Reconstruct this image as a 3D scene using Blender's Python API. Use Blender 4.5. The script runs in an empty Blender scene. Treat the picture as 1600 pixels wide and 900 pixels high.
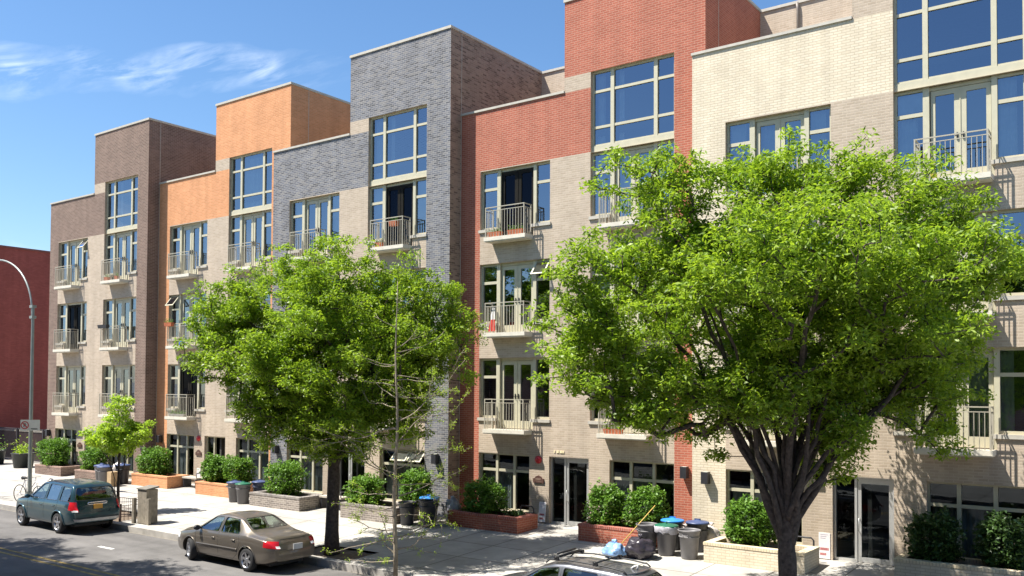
import bpy, math, random
import numpy as np
from mathutils import Vector, Matrix, noise

random.seed(7)
sc = bpy.context.scene
col = sc.collection

# ------------------------------------------------------------------ camera
cam_d = bpy.data.cameras.new('camera'); cam = bpy.data.objects.new('camera', cam_d); col.objects.link(cam)
cam_d.sensor_width = 36; cam_d.lens = 1396.435/1600*36
cam_d.shift_y = (569.22-450)/1600
cam_d.clip_start = .1; cam_d.clip_end = 3000
_f = Vector((-0.58989, 0.80705, 0.02609)); _y, _p, _r = [math.radians(a) for a in (36.164, 1.495, .295)]
fw = Vector((-math.sin(_y)*math.cos(_p), math.cos(_y)*math.cos(_p), math.sin(_p)))
rt = Vector((math.cos(_y), math.sin(_y), 0)); up = rt.cross(fw)
r2 = rt*math.cos(_r)+up*math.sin(_r); u2 = -rt*math.sin(_r)+up*math.cos(_r)
M = Matrix((r2, u2, -fw)).transposed().to_4x4(); M.translation = Vector((0, -22.651, 4.379))
cam.matrix_world = M
sc.camera = cam

# ------------------------------------------------------------------ light
SUN = Vector((-1.08, -1.0, 2.5)).normalized()        # towards the sun
w = bpy.data.worlds.new('World'); sc.world = w; w.use_nodes = True
nt = w.node_tree; N = nt.nodes; L = nt.links
bg = N['Background']; bg.inputs['Strength'].default_value = .082
sky = N.new('ShaderNodeTexSky'); sky.sky_type = 'NISHITA'; sky.sun_disc = False
sky.sun_elevation = math.asin(SUN.z); sky.sun_rotation = math.atan2(SUN.x, SUN.y)
sky.air_density = 1.0; sky.dust_density = .5; sky.ozone_density = 3.0; sky.altitude = 0
def node(nt_, t, **k):
    n = nt_.nodes.new(t)
    for a, v in k.items():
        if a.startswith('i_'): n.inputs[a[2:].replace('_', ' ')].default_value = v
        elif a[0] == 'n' and a[1:].isdigit(): n.inputs[int(a[1:])].default_value = v
        else: setattr(n, a, v)
    return n
# thin cirrus: noise in (azimuth, elevation) with a band along the direction in which they drift
tc = node(nt, 'ShaderNodeTexCoord'); sp = node(nt, 'ShaderNodeSeparateXYZ'); L.new(tc.outputs['Generated'], sp.inputs[0])
def math_(nt_, op, a, b=None, c=None, clamp=False):
    n = nt_.nodes.new('ShaderNodeMath'); n.operation = op; n.use_clamp = clamp
    for i, v in enumerate((a, b, c)):
        if v is None: continue
        if isinstance(v, (int, float)): n.inputs[i].default_value = v
        else: nt_.links.new(v, n.inputs[i])
    return n.outputs[0]
nx = math_(nt, 'MULTIPLY', sp.outputs[0], -1)
az = math_(nt, 'ARCTAN2', nx, sp.outputs[1]); el = math_(nt, 'ARCSINE', sp.outputs[2])
cb = node(nt, 'ShaderNodeCombineXYZ'); L.new(math_(nt, 'MULTIPLY', az, 9), cb.inputs[0])
L.new(math_(nt, 'ADD', math_(nt, 'MULTIPLY', el, 30), math_(nt, 'MULTIPLY', az, 10)), cb.inputs[1])
n1 = node(nt, 'ShaderNodeTexNoise', i_Scale=1.3, i_Detail=8.0, i_Roughness=.62, i_Distortion=.45); L.new(cb.outputs[0], n1.inputs['Vector'])
cb2 = node(nt, 'ShaderNodeCombineXYZ'); L.new(math_(nt, 'MULTIPLY', az, 5), cb2.inputs[0]); L.new(math_(nt, 'MULTIPLY', el, 4), cb2.inputs[1])
n2 = node(nt, 'ShaderNodeTexNoise', i_Scale=2.0, i_Detail=3.0); L.new(cb2.outputs[0], n2.inputs['Vector'])
elw = math_(nt, 'ADD', math_(nt, 'ADD', el, math_(nt, 'MULTIPLY', math_(nt, 'SUBTRACT', az, 1.15), .142)), math_(nt, 'MULTIPLY', math_(nt, 'SUBTRACT', n2.outputs[0], .5), .06))
def band(c, wd, lo, hi):
    d = math_(nt, 'ABSOLUTE', math_(nt, 'SUBTRACT', elw, c))
    b_ = math_(nt, 'SUBTRACT', 1, math_(nt, 'DIVIDE', d, wd), clamp=True)
    m1 = node(nt, 'ShaderNodeMapRange'); L.new(az, m1.inputs[0]); m1.inputs[1].default_value = lo; m1.inputs[2].default_value = hi
    return math_(nt, 'MULTIPLY', math_(nt, 'POWER', b_, .7), m1.outputs[0])
bsum = math_(nt, 'ADD', math_(nt, 'MULTIPLY', band(.293, .024, .80, .92), .72), math_(nt, 'MULTIPLY', band(.105, .025, 1.0, 1.08), .9))
thr = node(nt, 'ShaderNodeMapRange'); L.new(n1.outputs[0], thr.inputs[0]); thr.inputs[1].default_value = .44; thr.inputs[2].default_value = .80
n4 = node(nt, 'ShaderNodeTexNoise', i_Scale=5.5, i_Detail=2.0); L.new(cb2.outputs[0], n4.inputs['Vector']); pm = node(nt, 'ShaderNodeMapRange'); L.new(n4.outputs[0], pm.inputs[0]); pm.inputs[1].default_value = .36; pm.inputs[2].default_value = .60; pm.inputs[3].default_value = .4
cl = math_(nt, 'MULTIPLY', math_(nt, 'MULTIPLY', bsum, thr.outputs[0]), pm.outputs[0], clamp=True)
mix = node(nt, 'ShaderNodeMix', data_type='RGBA'); L.new(cl, mix.inputs[0])
hsv = node(nt, 'ShaderNodeHueSaturation', i_Saturation=1.16, i_Value=1.0); L.new(sky.outputs[0], hsv.inputs['Color'])
L.new(hsv.outputs[0], mix.inputs[6]); mix.inputs[7].default_value = (8.6, 9.2, 10, 1)
L.new(mix.outputs[2], bg.inputs['Color'])
sd = bpy.data.lights.new('sun', 'SUN'); sd.energy = 5.0; sd.angle = math.radians(.53); sd.color = (1, .95, .87)
so = bpy.data.objects.new('sun', sd); col.objects.link(so); so.rotation_euler = SUN.to_track_quat('Z', 'Y').to_euler()
sc.view_settings.view_transform = 'Standard'; sc.view_settings.look = 'None'; sc.view_settings.gamma = 1
sc.view_settings.exposure = 1.2
sc.cycles.max_bounces = 8; sc.cycles.transparent_max_bounces = 12; sc.cycles.use_denoising = True
sc.cycles.caustics_reflective = False; sc.cycles.caustics_refractive = False

# ------------------------------------------------------------------ materials
def new_mat(name):
    m = bpy.data.materials.new(name); m.use_nodes = True
    return m, m.node_tree, m.node_tree.nodes['Principled BSDF']
MC = {}
def plain(name, rgb, rough=.7, metal=0, var=.12, scale=6, spec=.5, bump=0):
    if name in MC: return MC[name]
    m, t, b = new_mat(name)
    tcn = node(t, 'ShaderNodeTexCoord'); nz = node(t, 'ShaderNodeTexNoise', i_Scale=float(scale), i_Detail=5.0); t.links.new(tcn.outputs['Object'], nz.inputs['Vector'])
    rp = node(t, 'ShaderNodeValToRGB'); c = rgb
    rp.color_ramp.elements[0].color = (c[0]*(1-var), c[1]*(1-var), c[2]*(1-var), 1); rp.color_ramp.elements[1].color = (c[0]*(1+var), c[1]*(1+var), c[2]*(1+var), 1)
    rp.color_ramp.elements[0].position = .3; rp.color_ramp.elements[1].position = .7
    t.links.new(nz.outputs[0], rp.inputs[0]); t.links.new(rp.outputs[0], b.inputs['Base Color'])
    b.inputs['Roughness'].default_value = rough; b.inputs['Metallic'].default_value = metal; b.inputs['Specular IOR Level'].default_value = spec
    if bump:
        bp = node(t, 'ShaderNodeBump', i_Strength=bump, i_Distance=.02); t.links.new(nz.outputs[0], bp.inputs['Height']); t.links.new(bp.outputs[0], b.inputs['Normal'])
    MC[name] = m; return m
def brick(name, cols, mortar, bw=.205, bh=.068, soldier=False, tone=.10, spread=.55):
    """running-bond brick: every brick picks one colour of the blend; u follows the wall, v is height"""
    if name in MC: return MC[name]
    m, t, b = new_mat(name); lk = t.links
    tcn = node(t, 'ShaderNodeTexCoord'); s = node(t, 'ShaderNodeSeparateXYZ'); lk.new(tcn.outputs['Object'], s.inputs[0])
    u = math_(t, 'ADD', s.outputs[0], s.outputs[1]); v = s.outputs[2]
    c = node(t, 'ShaderNodeCombineXYZ'); lk.new(v if soldier else u, c.inputs[0]); lk.new(u if soldier else v, c.inputs[1])
    br = node(t, 'ShaderNodeTexBrick', offset=0 if soldier else .5); lk.new(c.outputs[0], br.inputs['Vector'])
    br.inputs['Color1'].default_value = (0, 0, 0, 1); br.inputs['Color2'].default_value = (1, 1, 1, 1); br.inputs['Mortar'].default_value = (.5, .5, .5, 1)
    br.inputs['Scale'].default_value = 1; br.inputs['Mortar Size'].default_value = .0085; br.inputs['Mortar Smooth'].default_value = .2; br.inputs['Bias'].default_value = 0
    br.inputs['Brick Width'].default_value = bw; br.inputs['Row Height'].default_value = bh
    rp = node(t, 'ShaderNodeValToRGB'); rp.color_ramp.interpolation = 'LINEAR'; lk.new(br.outputs['Color'], rp.inputs[0])
    e = rp.color_ramp.elements
    mean = [sum(c_[i] for c_ in cols)/len(cols) for i in range(3)]; cols = [tuple(mean[i]+spread*(c_[i]-mean[i]) for i in range(3)) for c_ in cols]; mortar = tuple(.1*mean[i]+.9*mortar[i] for i in range(3))
    while len(e) < len(cols): e.new(.5)
    for i, cc in enumerate(cols): e[i].position = .12+.76*i/(len(cols)-1); e[i].color = (*cc, 1)
    nz = node(t, 'ShaderNodeTexNoise', i_Scale=.9, i_Detail=6.0, i_Roughness=.6); lk.new(tcn.outputs['Object'], nz.inputs['Vector'])
    mr = node(t, 'ShaderNodeMapRange'); lk.new(nz.outputs[0], mr.inputs[0]); mr.inputs[1].default_value = .3; mr.inputs[2].default_value = .7; mr.inputs[3].default_value = 1-tone; mr.inputs[4].default_value = 1+tone
    sc3 = node(t, 'ShaderNodeMapping'); sc3.inputs['Scale'].default_value = (2.2, 2.2, .16); lk.new(tcn.outputs['Object'], sc3.inputs[0])
    n3 = node(t, 'ShaderNodeTexNoise', i_Scale=1.0, i_Detail=5.0, i_Roughness=.6); lk.new(sc3.outputs[0], n3.inputs['Vector'])
    m3 = node(t, 'ShaderNodeMapRange'); lk.new(n3.outputs[0], m3.inputs[0]); m3.inputs[1].default_value = .35; m3.inputs[2].default_value = .65; m3.inputs[3].default_value = .90; m3.inputs[4].default_value = 1.05
    mrr = math_(t, 'MULTIPLY', mr.outputs[0], m3.outputs[0])
    mx = node(t, 'ShaderNodeMix', data_type='RGBA'); lk.new(br.outputs['Fac'], mx.inputs[0]); lk.new(rp.outputs[0], mx.inputs[6]); mx.inputs[7].default_value = (*mortar, 1)
    vm = node(t, 'ShaderNodeVectorMath', operation='SCALE'); lk.new(mx.outputs[2], vm.inputs[0]); lk.new(mrr, vm.inputs['Scale'])
    lk.new(vm.outputs[0], b.inputs['Base Color']); b.inputs['Roughness'].default_value = .85; b.inputs['Specular IOR Level'].default_value = .25
    bp = node(t, 'ShaderNodeBump', i_Strength=.5, i_Distance=.006, invert=True); lk.new(br.outputs['Fac'], bp.inputs['Height']); lk.new(bp.outputs[0], b.inputs['Normal'])
    MC[name] = m; return m
B_BROWN = brick('brown_brick', [(.12, .078, .062), (.155, .10, .08), (.19, .125, .10), (.225, .15, .12)], (.31, .25, .20))
B_ORANGE = brick('orange_brick', [(.50, .22, .10), (.55, .245, .115), (.60, .27, .13), (.65, .305, .155)], (.58, .34, .18))
B_GREY = brick('blue_grey_brick', [(.04, .042, .05), (.11, .116, .138), (.14, .15, .18), (.17, .18, .21), (.25, .235, .22)], (.33, .315, .30), tone=.12)
B_TAN = brick('speckled_tan_brick', [(.10, .07, .055), (.25, .185, .14), (.29, .22, .165), (.33, .25, .19)], (.32, .25, .19), spread=.7)
B_RED = brick('red_brick', [(.31, .085, .052), (.35, .10, .062), (.385, .115, .072), (.42, .135, .085)], (.44, .25, .18))
B_CREAM = brick('cream_brick', [(.60, .52, .39), (.64, .56, .425), (.67, .59, .455), (.70, .62, .485)], (.50, .42, .30))
B_BEIGE = brick('beige_brick', [(.375, .30, .225), (.41, .335, .255), (.445, .365, .283), (.49, .405, .318)], (.49, .415, .325))
FRAME = plain('window_frame', (.47, .44, .32), .5, var=.05)
COPE = plain('stone_coping', (.44, .41, .35), .7, var=.1)
CONC = plain('balcony_concrete', (.60, .56, .47), .8, var=.1, scale=4)
RAIL = plain('railing_metal', (.38, .35, .28), .45, var=.05)
DARKM = plain('dark_metal', (.02, .02, .025), .5, var=.1)
ALU = plain('aluminium', (.62, .62, .60), .35, metal=.6, var=.04)
def glass(name, refl, tint, through, rough=.01, fres=.8):
    if name in MC: return MC[name]
    m = bpy.data.materials.new(name); m.use_nodes = True; t = m.node_tree; t.nodes.clear()
    o = node(t, 'ShaderNodeOutputMaterial'); g = node(t, 'ShaderNodeBsdfGlossy'); g.inputs['Color'].default_value = (*tint, 1); g.inputs['Roughness'].default_value = rough
    tr = node(t, 'ShaderNodeBsdfTransparent'); tr.inputs['Color'].default_value = (*through, 1)
    lw = node(t, 'ShaderNodeLayerWeight', i_Blend=.35); f = math_(t, 'ADD', math_(t, 'MULTIPLY', lw.outputs['Fresnel'], fres), refl, clamp=True)
    tcn = node(t, 'ShaderNodeTexCoord'); nz = node(t, 'ShaderNodeTexNoise', i_Scale=.8, i_Detail=1.0); t.links.new(tcn.outputs['Object'], nz.inputs['Vector'])
    bp = node(t, 'ShaderNodeBump', i_Strength=.05, i_Distance=.05); t.links.new(nz.outputs[0], bp.inputs['Height'])
    ge = node(t, 'ShaderNodeNewGeometry'); oi = node(t, 'ShaderNodeObjectInfo'); wn = node(t, 'ShaderNodeTexWhiteNoise', noise_dimensions='1D'); t.links.new(math_(t, 'ADD', math_(t, 'MULTIPLY', ge.outputs['Random Per Island'], 37.0), math_(t, 'MULTIPLY', oi.outputs['Random'], 91.0)), wn.inputs['W'])
    v1 = node(t, 'ShaderNodeVectorMath', operation='SUBTRACT'); t.links.new(wn.outputs['Color'], v1.inputs[0]); v1.inputs[1].default_value = (.5, .5, .5)
    v2 = node(t, 'ShaderNodeVectorMath', operation='SCALE'); t.links.new(v1.outputs[0], v2.inputs[0]); v2.inputs['Scale'].default_value = .035
    v3 = node(t, 'ShaderNodeVectorMath', operation='ADD'); t.links.new(bp.outputs[0], v3.inputs[0]); t.links.new(v2.outputs[0], v3.inputs[1]); t.links.new(v3.outputs[0], g.inputs['Normal'])
    mx = node(t, 'ShaderNodeMixShader'); t.links.new(f, mx.inputs[0]); t.links.new(tr.outputs[0], mx.inputs[1]); t.links.new(g.outputs[0], mx.inputs[2]); t.links.new(mx.outputs[0], o.inputs[0])
    MC[name] = m; return m
GLASS = glass('coated_window_glass', .24, (.66, .78, .95), (.62, .70, .70))
GLASSD = glass('shop_door_glass', .03, (.8, .9, 1), (.42, .46, .46), fres=.09)
SCREEN = glass('screen_doorway_dark', 0., (.5, .5, .5), (.22, .22, .24), .4, 0.)
CURTAIN = plain('curtain_fabric', (.55, .58, .60), .9, var=.15, scale=3)
CURTAIN2 = plain('grey_curtain_fabric', (.42, .44, .42), .9, var=.2, scale=3)
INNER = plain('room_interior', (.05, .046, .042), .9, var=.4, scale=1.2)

# ------------------------------------------------------------------ mesh helpers
class MB:
    def __init__(s): s.v = []; s.f = []; s.m = []; s.sm = []
    def add(s, vs, fs, mi=0, smooth=False):
        o = len(s.v); s.v += [tuple(p) for p in vs]
        for f in fs: s.f.append(tuple(o+i for i in f)); s.m.append(mi); s.sm.append(smooth)
    def box(s, x0, x1, y0, y1, z0, z1, mi=0):
        s.add([(x0, y0, z0), (x1, y0, z0), (x1, y1, z0), (x0, y1, z0), (x0, y0, z1), (x1, y0, z1), (x1, y1, z1), (x0, y1, z1)],
              [(0, 3, 2, 1), (4, 5, 6, 7), (0, 1, 5, 4), (1, 2, 6, 5), (2, 3, 7, 6), (3, 0, 4, 7)], mi)
    def quad(s, a, b, c, d, mi=0): s.add([a, b, c, d], [(0, 1, 2, 3)], mi)
    def tube(s, pts, rad, n=8, mi=0, smooth=True, cap=True):
        pts = [Vector(p) for p in pts]; k = len(pts)
        if not hasattr(rad, '__len__'): rad = [rad]*k
        t0 = (pts[1]-pts[0]).normalized(); a = t0.orthogonal().normalized(); vs = []; prev = t0
        for i, p in enumerate(pts):
            if 0 < i < k-1: t = (pts[i+1]-pts[i-1])
            elif i == 0: t = pts[1]-pts[0]
            else: t = pts[-1]-pts[-2]
            t = t.normalized() if t.length > 1e-9 else prev
            a = (a-t*a.dot(t)); a = a.normalized() if a.length > 1e-6 else t.orthogonal().normalized(); b = t.cross(a); prev = t
            for j in range(n):
                an = 2*math.pi*j/n; vs.append(p+(a*math.cos(an)+b*math.sin(an))*rad[i])
        fs = [(i*n+j, i*n+(j+1) % n, (i+1)*n+(j+1) % n, (i+1)*n+j) for i in range(k-1) for j in range(n)]
        if cap: fs += [tuple(range(n))[::-1], tuple((k-1)*n+j for j in range(n))]
        s.add(vs, fs, mi, smooth)
    def lathe(s, prof, c=(0, 0, 0), n=20, mi=0, axis='z', smooth=True):
        vs = []
        for r, h in prof:
            for j in range(n):
                a = 2*math.pi*j/n
                p = (r*math.cos(a), r*math.sin(a), h) if axis == 'z' else (r*math.cos(a), h, r*math.sin(a))
                vs.append((p[0]+c[0], p[1]+c[1], p[2]+c[2]))
        k = len(prof); fs = [(i*n+j, i*n+(j+1) % n, (i+1)*n+(j+1) % n, (i+1)*n+j) for i in range(k-1) for j in range(n)]
        s.add(vs, fs, mi, smooth)
    def mesh(s, name, mats):
        me = bpy.data.meshes.new(name); me.from_pydata(s.v, [], s.f)
        for m in (mats if isinstance(mats, (list, tuple)) else [mats]): me.materials.append(m)
        me.polygons.foreach_set('material_index', s.m); me.polygons.foreach_set('use_smooth', s.sm); me.update()
        return me
    def build(s, name, mats, parent=None, loc=(0, 0, 0), rz=0):
        return link(name, s.mesh(name, mats), parent, loc, rz)
def link(name, me, parent=None, loc=(0, 0, 0), rz=0):
    o = bpy.data.objects.new(name, me); col.objects.link(o); o.location = loc; o.rotation_euler = (0, 0, rz)
    if parent is not None: o.parent = parent
    return o
def tag(o, label=None, cat=None, group=None, kind=None):
    if label: o['label'] = label
    if cat: o['category'] = cat
    if group: o['group'] = group
    if kind: o['kind'] = kind
    return o
def empty(name, loc, label, cat, group=None, rz=0):
    o = bpy.data.objects.new(name, None); col.objects.link(o); o.location = loc; o.rotation_euler = (0, 0, rz); o.empty_display_size = .3
    return tag(o, label, cat, group)
def copy_tree(o, parent=None):
    c = o.copy(); col.objects.link(c)
    if parent is not None: c.parent = parent
    for ch in list(o.children): copy_tree(ch, c)
    return c
def gz(y):                                   # height of the pavement: it falls towards the kerb
    return .15+.0424*max(min(y, 0), -6.65)
ROAD = -.28
# ------------------------------------------------------------------ ground
m, t, b = new_mat('asphalt'); tcn = node(t, 'ShaderNodeTexCoord')
nz = node(t, 'ShaderNodeTexNoise', i_Scale=.7, i_Detail=8.0, i_Roughness=.7); t.links.new(tcn.outputs['Object'], nz.inputs['Vector'])
nf = node(t, 'ShaderNodeTexNoise', i_Scale=60.0, i_Detail=3.0); t.links.new(tcn.outputs['Object'], nf.inputs['Vector'])
mp = node(t, 'ShaderNodeMapping'); mp.inputs['Scale'].default_value = (.12, 1.6, 1); t.links.new(tcn.outputs['Object'], mp.inputs[0])
ns = node(t, 'ShaderNodeTexNoise', i_Scale=1.0, i_Detail=4.0); t.links.new(mp.outputs[0], ns.inputs['Vector'])
sm = math_(t, 'ADD', math_(t, 'MULTIPLY', nz.outputs[0], .5), math_(t, 'ADD', math_(t, 'MULTIPLY', nf.outputs[0], .25), math_(t, 'MULTIPLY', ns.outputs[0], .35)))
rp = node(t, 'ShaderNodeValToRGB'); rp.color_ramp.elements[0].position = .38; rp.color_ramp.elements[1].position = .72
rp.color_ramp.elements[0].color = (.055, .052, .050, 1); rp.color_ramp.elements[1].color = (.175, .166, .158, 1)
t.links.new(sm, rp.inputs[0]); t.links.new(rp.outputs[0], b.inputs['Base Color']); b.inputs['Roughness'].default_value = .9
bp = node(t, 'ShaderNodeBump', i_Strength=.3, i_Distance=.01); t.links.new(nf.outputs[0], bp.inputs['Height']); t.links.new(bp.outputs[0], b.inputs['Normal'])
ASPH = m
m, t, b = new_mat('pavement_concrete'); tcn = node(t, 'ShaderNodeTexCoord')
br = node(t, 'ShaderNodeTexBrick', offset=0); t.links.new(tcn.outputs['Object'], br.inputs['Vector'])
br.inputs['Color1'].default_value = (.36, .34, .305, 1); br.inputs['Color2'].default_value = (.43, .41, .37, 1); br.inputs['Mortar'].default_value = (.15, .14, .12, 1)
br.inputs['Scale'].default_value = 1; br.inputs['Mortar Size'].default_value = .02; br.inputs['Brick Width'].default_value = 1.5; br.inputs['Row Height'].default_value = 1.5
nz = node(t, 'ShaderNodeTexNoise', i_Scale=1.1, i_Detail=9.0, i_Roughness=.65); t.links.new(tcn.outputs['Object'], nz.inputs['Vector'])
mr = node(t, 'ShaderNodeMapRange'); t.links.new(nz.outputs[0], mr.inputs[0]); mr.inputs[1].default_value = .3; mr.inputs[2].default_value = .7; mr.inputs[3].default_value = .70; mr.inputs[4].default_value = 1.14
vm = node(t, 'ShaderNodeVectorMath', operation='SCALE'); t.links.new(br.outputs[0], vm.inputs[0]); t.links.new(mr.outputs[0], vm.inputs['Scale'])
vo = node(t, 'ShaderNodeTexVoronoi', i_Scale=5.0); t.links.new(tcn.outputs['Object'], vo.inputs['Vector'])
gum = math_(t, 'LESS_THAN', vo.outputs['Distance'], .055)
mxg = node(t, 'ShaderNodeMix', data_type='RGBA'); t.links.new(math_(t, 'MULTIPLY', gum, .45), mxg.inputs[0]); t.links.new(vm.outputs[0], mxg.inputs[6]); mxg.inputs[7].default_value = (.12, .11, .10, 1)
t.links.new(mxg.outputs[2], b.inputs['Base Color']); b.inputs['Roughness'].default_value = .85
PAVE = m
KERB = plain('kerb_stone', (.36, .34, .31), .8, var=.2, scale=3)
YEL = plain('yellow_road_paint', (.36, .25, .07), .8, var=.5, scale=5)
WHT = plain('white_road_paint', (.55, .55, .52), .7, var=.3, scale=9)
SOIL = plain('soil', (.13, .095, .065), .95, var=.4, scale=14, bump=.6)
g = MB(); g.box(-900, 900, -900, 900, -1.2, ROAD-.03); tag(g.build('ground', plain('ground_soil', (.17, .15, .12), .95, var=.2, scale=.2)), kind='structure')
g = MB(); g.box(-400, 400, -15.4, -6.8, ROAD-.02, ROAD); tag(g.build('road', ASPH), kind='structure')
g = MB()
PITS = [(-31.6, -28.0, -6.35, -5.0), (-19.2, -17.1, -6.4, -5.25), (-7.3, -4.6, -6.5, -5.3), (-15.4, -13.9, -7.35, -6.95)]
def pave_cell(x0, x1, y0, y1, zf=None):
    a, c = gz(y0), gz(y1)
    g.add([(x0, y0, a), (x1, y0, a), (x1, y1, c), (x0, y1, c)], [(0, 1, 2, 3)])
xs = sorted({-400., 400.} | {p for q in PITS[:3] for p in q[:2]}); ys = sorted({-6.5, 0., 14.} | {p for q in PITS[:3] for p in q[2:4] if p > -6.5})
for i in range(len(xs)-1):
    for j in range(len(ys)-1):
        cx, cy = (xs[i]+xs[i+1])/2, (ys[j]+ys[j+1])/2
        if any(q[0] < cx < q[1] and q[2] < cy < q[3] for q in PITS[:3]): continue
        pave_cell(xs[i], xs[i+1], ys[j], ys[j+1])
tag(g.build('pavement', PAVE), kind='structure')
g = MB()
for i in range(200):
    x0 = -200+2*i; g.box(x0+.006, x0+1.994, -6.66, -6.5, -.4, gz(-6.5)+.004)
tag(g.build('kerb', KERB), kind='structure')
g = MB(); g.box(-400, 400, -15.6, -15.4, -.4, -.13); tag(g.build('kerb', KERB), kind='structure')
g = MB(); g.box(-400, 400, -24.6, -15.6, -.4, -.134); tag(g.build('pavement', PAVE), kind='structure')
g = MB()
for yy in (-10.55, -10.83): g.box(-400, 400, yy-.045, yy+.045, ROAD+.001, ROAD+.004)
tag(g.build('road_marking', YEL), kind='structure')
g = MB(); g.box(-25.0, -24.25, -8.75, -8.62, ROAD+.001, ROAD+.004); tag(g.build('road_marking', WHT), kind='structure')
for q in PITS[:3]:
    g = MB(); n = 10
    for i in range(n):
        for j in range(5):
            P = []
            for (a, c) in ((i, j), (i+1, j), (i+1, j+1), (i, j+1)):
                x = q[0]+(q[1]-q[0])*a/n; y = max(q[2], -6.5)+(q[3]-max(q[2], -6.5))*c/5
                P.append((x, y, gz(y)-.05+.035*noise.noise(Vector((x*3, y*3, 0)))))
            g.add(P, [(0, 1, 2, 3)], 0, True)
    tag(g.build('soil_bed', SOIL), kind='structure')
# ------------------------------------------------------------------ the terrace
UX = [-45.633, -36.919, -28.078, -19.153, -10.312]; UW = [8.714, 8.841, 8.925, 8.841, 8.9]
STEP = .58
ZG, FL = 2.241, 3.1
ZLOW, ZTOW, ZTW = 13.554, 16.396, 14.033
A0, A1, CT, E0, E1 = .831, 3.616, 4.146, 5.095, 7.889
GW = (.83, 2.87); GD = (3.62, 5.06); GT = (5.78, 7.88)
ZS = 11.57                                     # the coloured cap starts here
def wall_front(mbA, mbB, x0, U, k):
    """grid of wall faces with the window openings left out; mbA coloured brick, mbB beige brick"""
    holes = []
    for e in (A0, E0):
        for n in (1, 2, 3):
            zt = ZG+FL*n
            holes.append((e, e+.72, zt-1.95, zt)); holes.append((e+.72, e+2.16, zt-2.3, zt)); holes.append((e+2.16, e+2.785, zt-1.95, zt))
    holes.append((E0, E0+2.785, ZG+3*FL+.001, ZTW))
    holes.append((GW[0], GW[1], .43, ZG)); holes.append((GD[0], GD[1], gz(0)-.001, ZG)); holes.append((GT[0], GT[1], .43, ZG))
    xs = sorted({x0, 0., U, CT, E1, A0} | {h[0] for h in holes} | {h[1] for h in holes}); xs = [x for x in xs if x0 <= x <= U]
    zs = sorted({-.4, ZLOW, ZTOW, ZS, ZTW} | {h[2] for h in holes} | {h[3] for h in holes})
    for i in range(len(xs)-1):
        for j in range(len(zs)-1):
            a, b_, c, d = xs[i], xs[i+1], zs[j], zs[j+1]
            if b_-a < 1e-4 or d-c < 1e-4: continue
            mx_, mz = (a+b_)/2, (c+d)/2
            if mz > ZLOW and mx_ < CT: continue
            if any(h[0] < mx_ < h[1] and h[2] < mz < h[3] for h in holes): continue
            beige = A0 < mx_ < E1 and mz < ZS or (CT < mx_ < E0 and ZLOW < mz < ZTW)
            (mbB if beige else mbA).quad((a, 0, c), (b_, 0, c), (b_, 0, d), (a, 0, d))
    for h in holes:                              # reveals
        a, b_, c, d = h; y = .2
        beige = mbB
        inner = h[0] in (E0+.72, A0+.72)
        if not inner and not (h[0] in (E0+2.16, A0+2.16)): beige.quad((a, 0, c), (a, 0, d), (a, y, d), (a, y, c))
        if not inner and not (h[1] in (E0+.72, A0+.72)): beige.quad((b_, 0, c), (b_, y, c), (b_, y, d), (b_, 0, d))
        beige.quad((a, 0, d), (b_, 0, d), (b_, y, d), (a, y, d)); beige.quad((a, 0, c), (a, y, c), (b_, y, c), (b_, 0, c))

FY = .11                                        # frames sit this far behind the brick face
mesh_cache = {}
def bar(mb, x0, x1, z0, z1, y0=0., y1=.08): mb.box(x0, x1, y0, y1, z0, z1)
def sidelights(kind):
    """window of a full bay: outer frame, two mullions, transoms of the side lights (origin: top left of the opening)"""
    f = MB(); H = 1.95; D = 2.3
    bar(f, 0, .06, -H, 0); bar(f, 2.725, 2.785, -H, 0)
    bar(f, .64, .78, -D, 0, -.02, .12); bar(f, 2.09, 2.21, -D, 0, -.02, .12)
    bar(f, .06, .64, -.07, 0); bar(f, 2.21, 2.725, -.07, 0)
    bar(f, .78, 2.09, -.09, 0, .03, .12)
    bar(f, .06, .64, -H, -H+.07); bar(f, 2.21, 2.725, -H, -H+.07)
    if kind != 'left_open': bar(f, .06, .64, -.66, -.57)
    else: bar(f, .06, .64, -.68, -.61)
    bar(f, 2.21, 2.725, -.66, -.57)
    return f
def get(name, fn, mats):
    if name not in mesh_cache: mesh_cache[name] = fn().mesh(name.split('|')[0], mats)
    return mesh_cache[name]
def side_glass():
    g_ = MB()
    for a, b_ in ((.06, .64), (2.21, 2.725)):
        for c, d in ((-1.88, -.66), (-.57, -.07)): g_.quad((a, .04, c), (b_, .04, c), (b_, .04, d), (a, .04, d))
    return g_
def sill_mb():
    s_ = MB()
    s_.box(-.04, .70, -FY-.05, .1-FY, -2.05, -1.955); return s_
def door_leafs():
    f = MB()
    for a, b_, ml, mr_ in ((.80, 1.435, .10, .13), (1.435, 2.075, .13, .10)):
        bar(f, a, a+ml, -2.28, -.1, .05, .1); bar(f, b_-mr_, b_, -2.28, -.1, .05, .1)
        bar(f, a+ml, b_-mr_, -.22, -.1, .05, .1); bar(f, a+ml, b_-mr_, -2.28, -2.03, .05, .1)
    f.box(1.425, 1.445, .035, .052, -2.27, -.12)
    return f
def door_glass():
    g_ = MB(); g_.quad((.9, .08, -2.03), (1.305, .08, -2.03), (1.305, .08, -.22), (.9, .08, -.22)); g_.quad((1.565, .08, -2.03), (1.975, .08, -2.03), (1.975, .08, -.22), (1.565, .08, -.22)); return g_
def handles():
    h = MB()
    for x in (1.37, 1.50): h.box(x-.012, x+.012, .02, .05, -1.32, -1.16); h.box(x-.05, x+.012, .0, .022, -1.25, -1.23)
    return h
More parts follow.
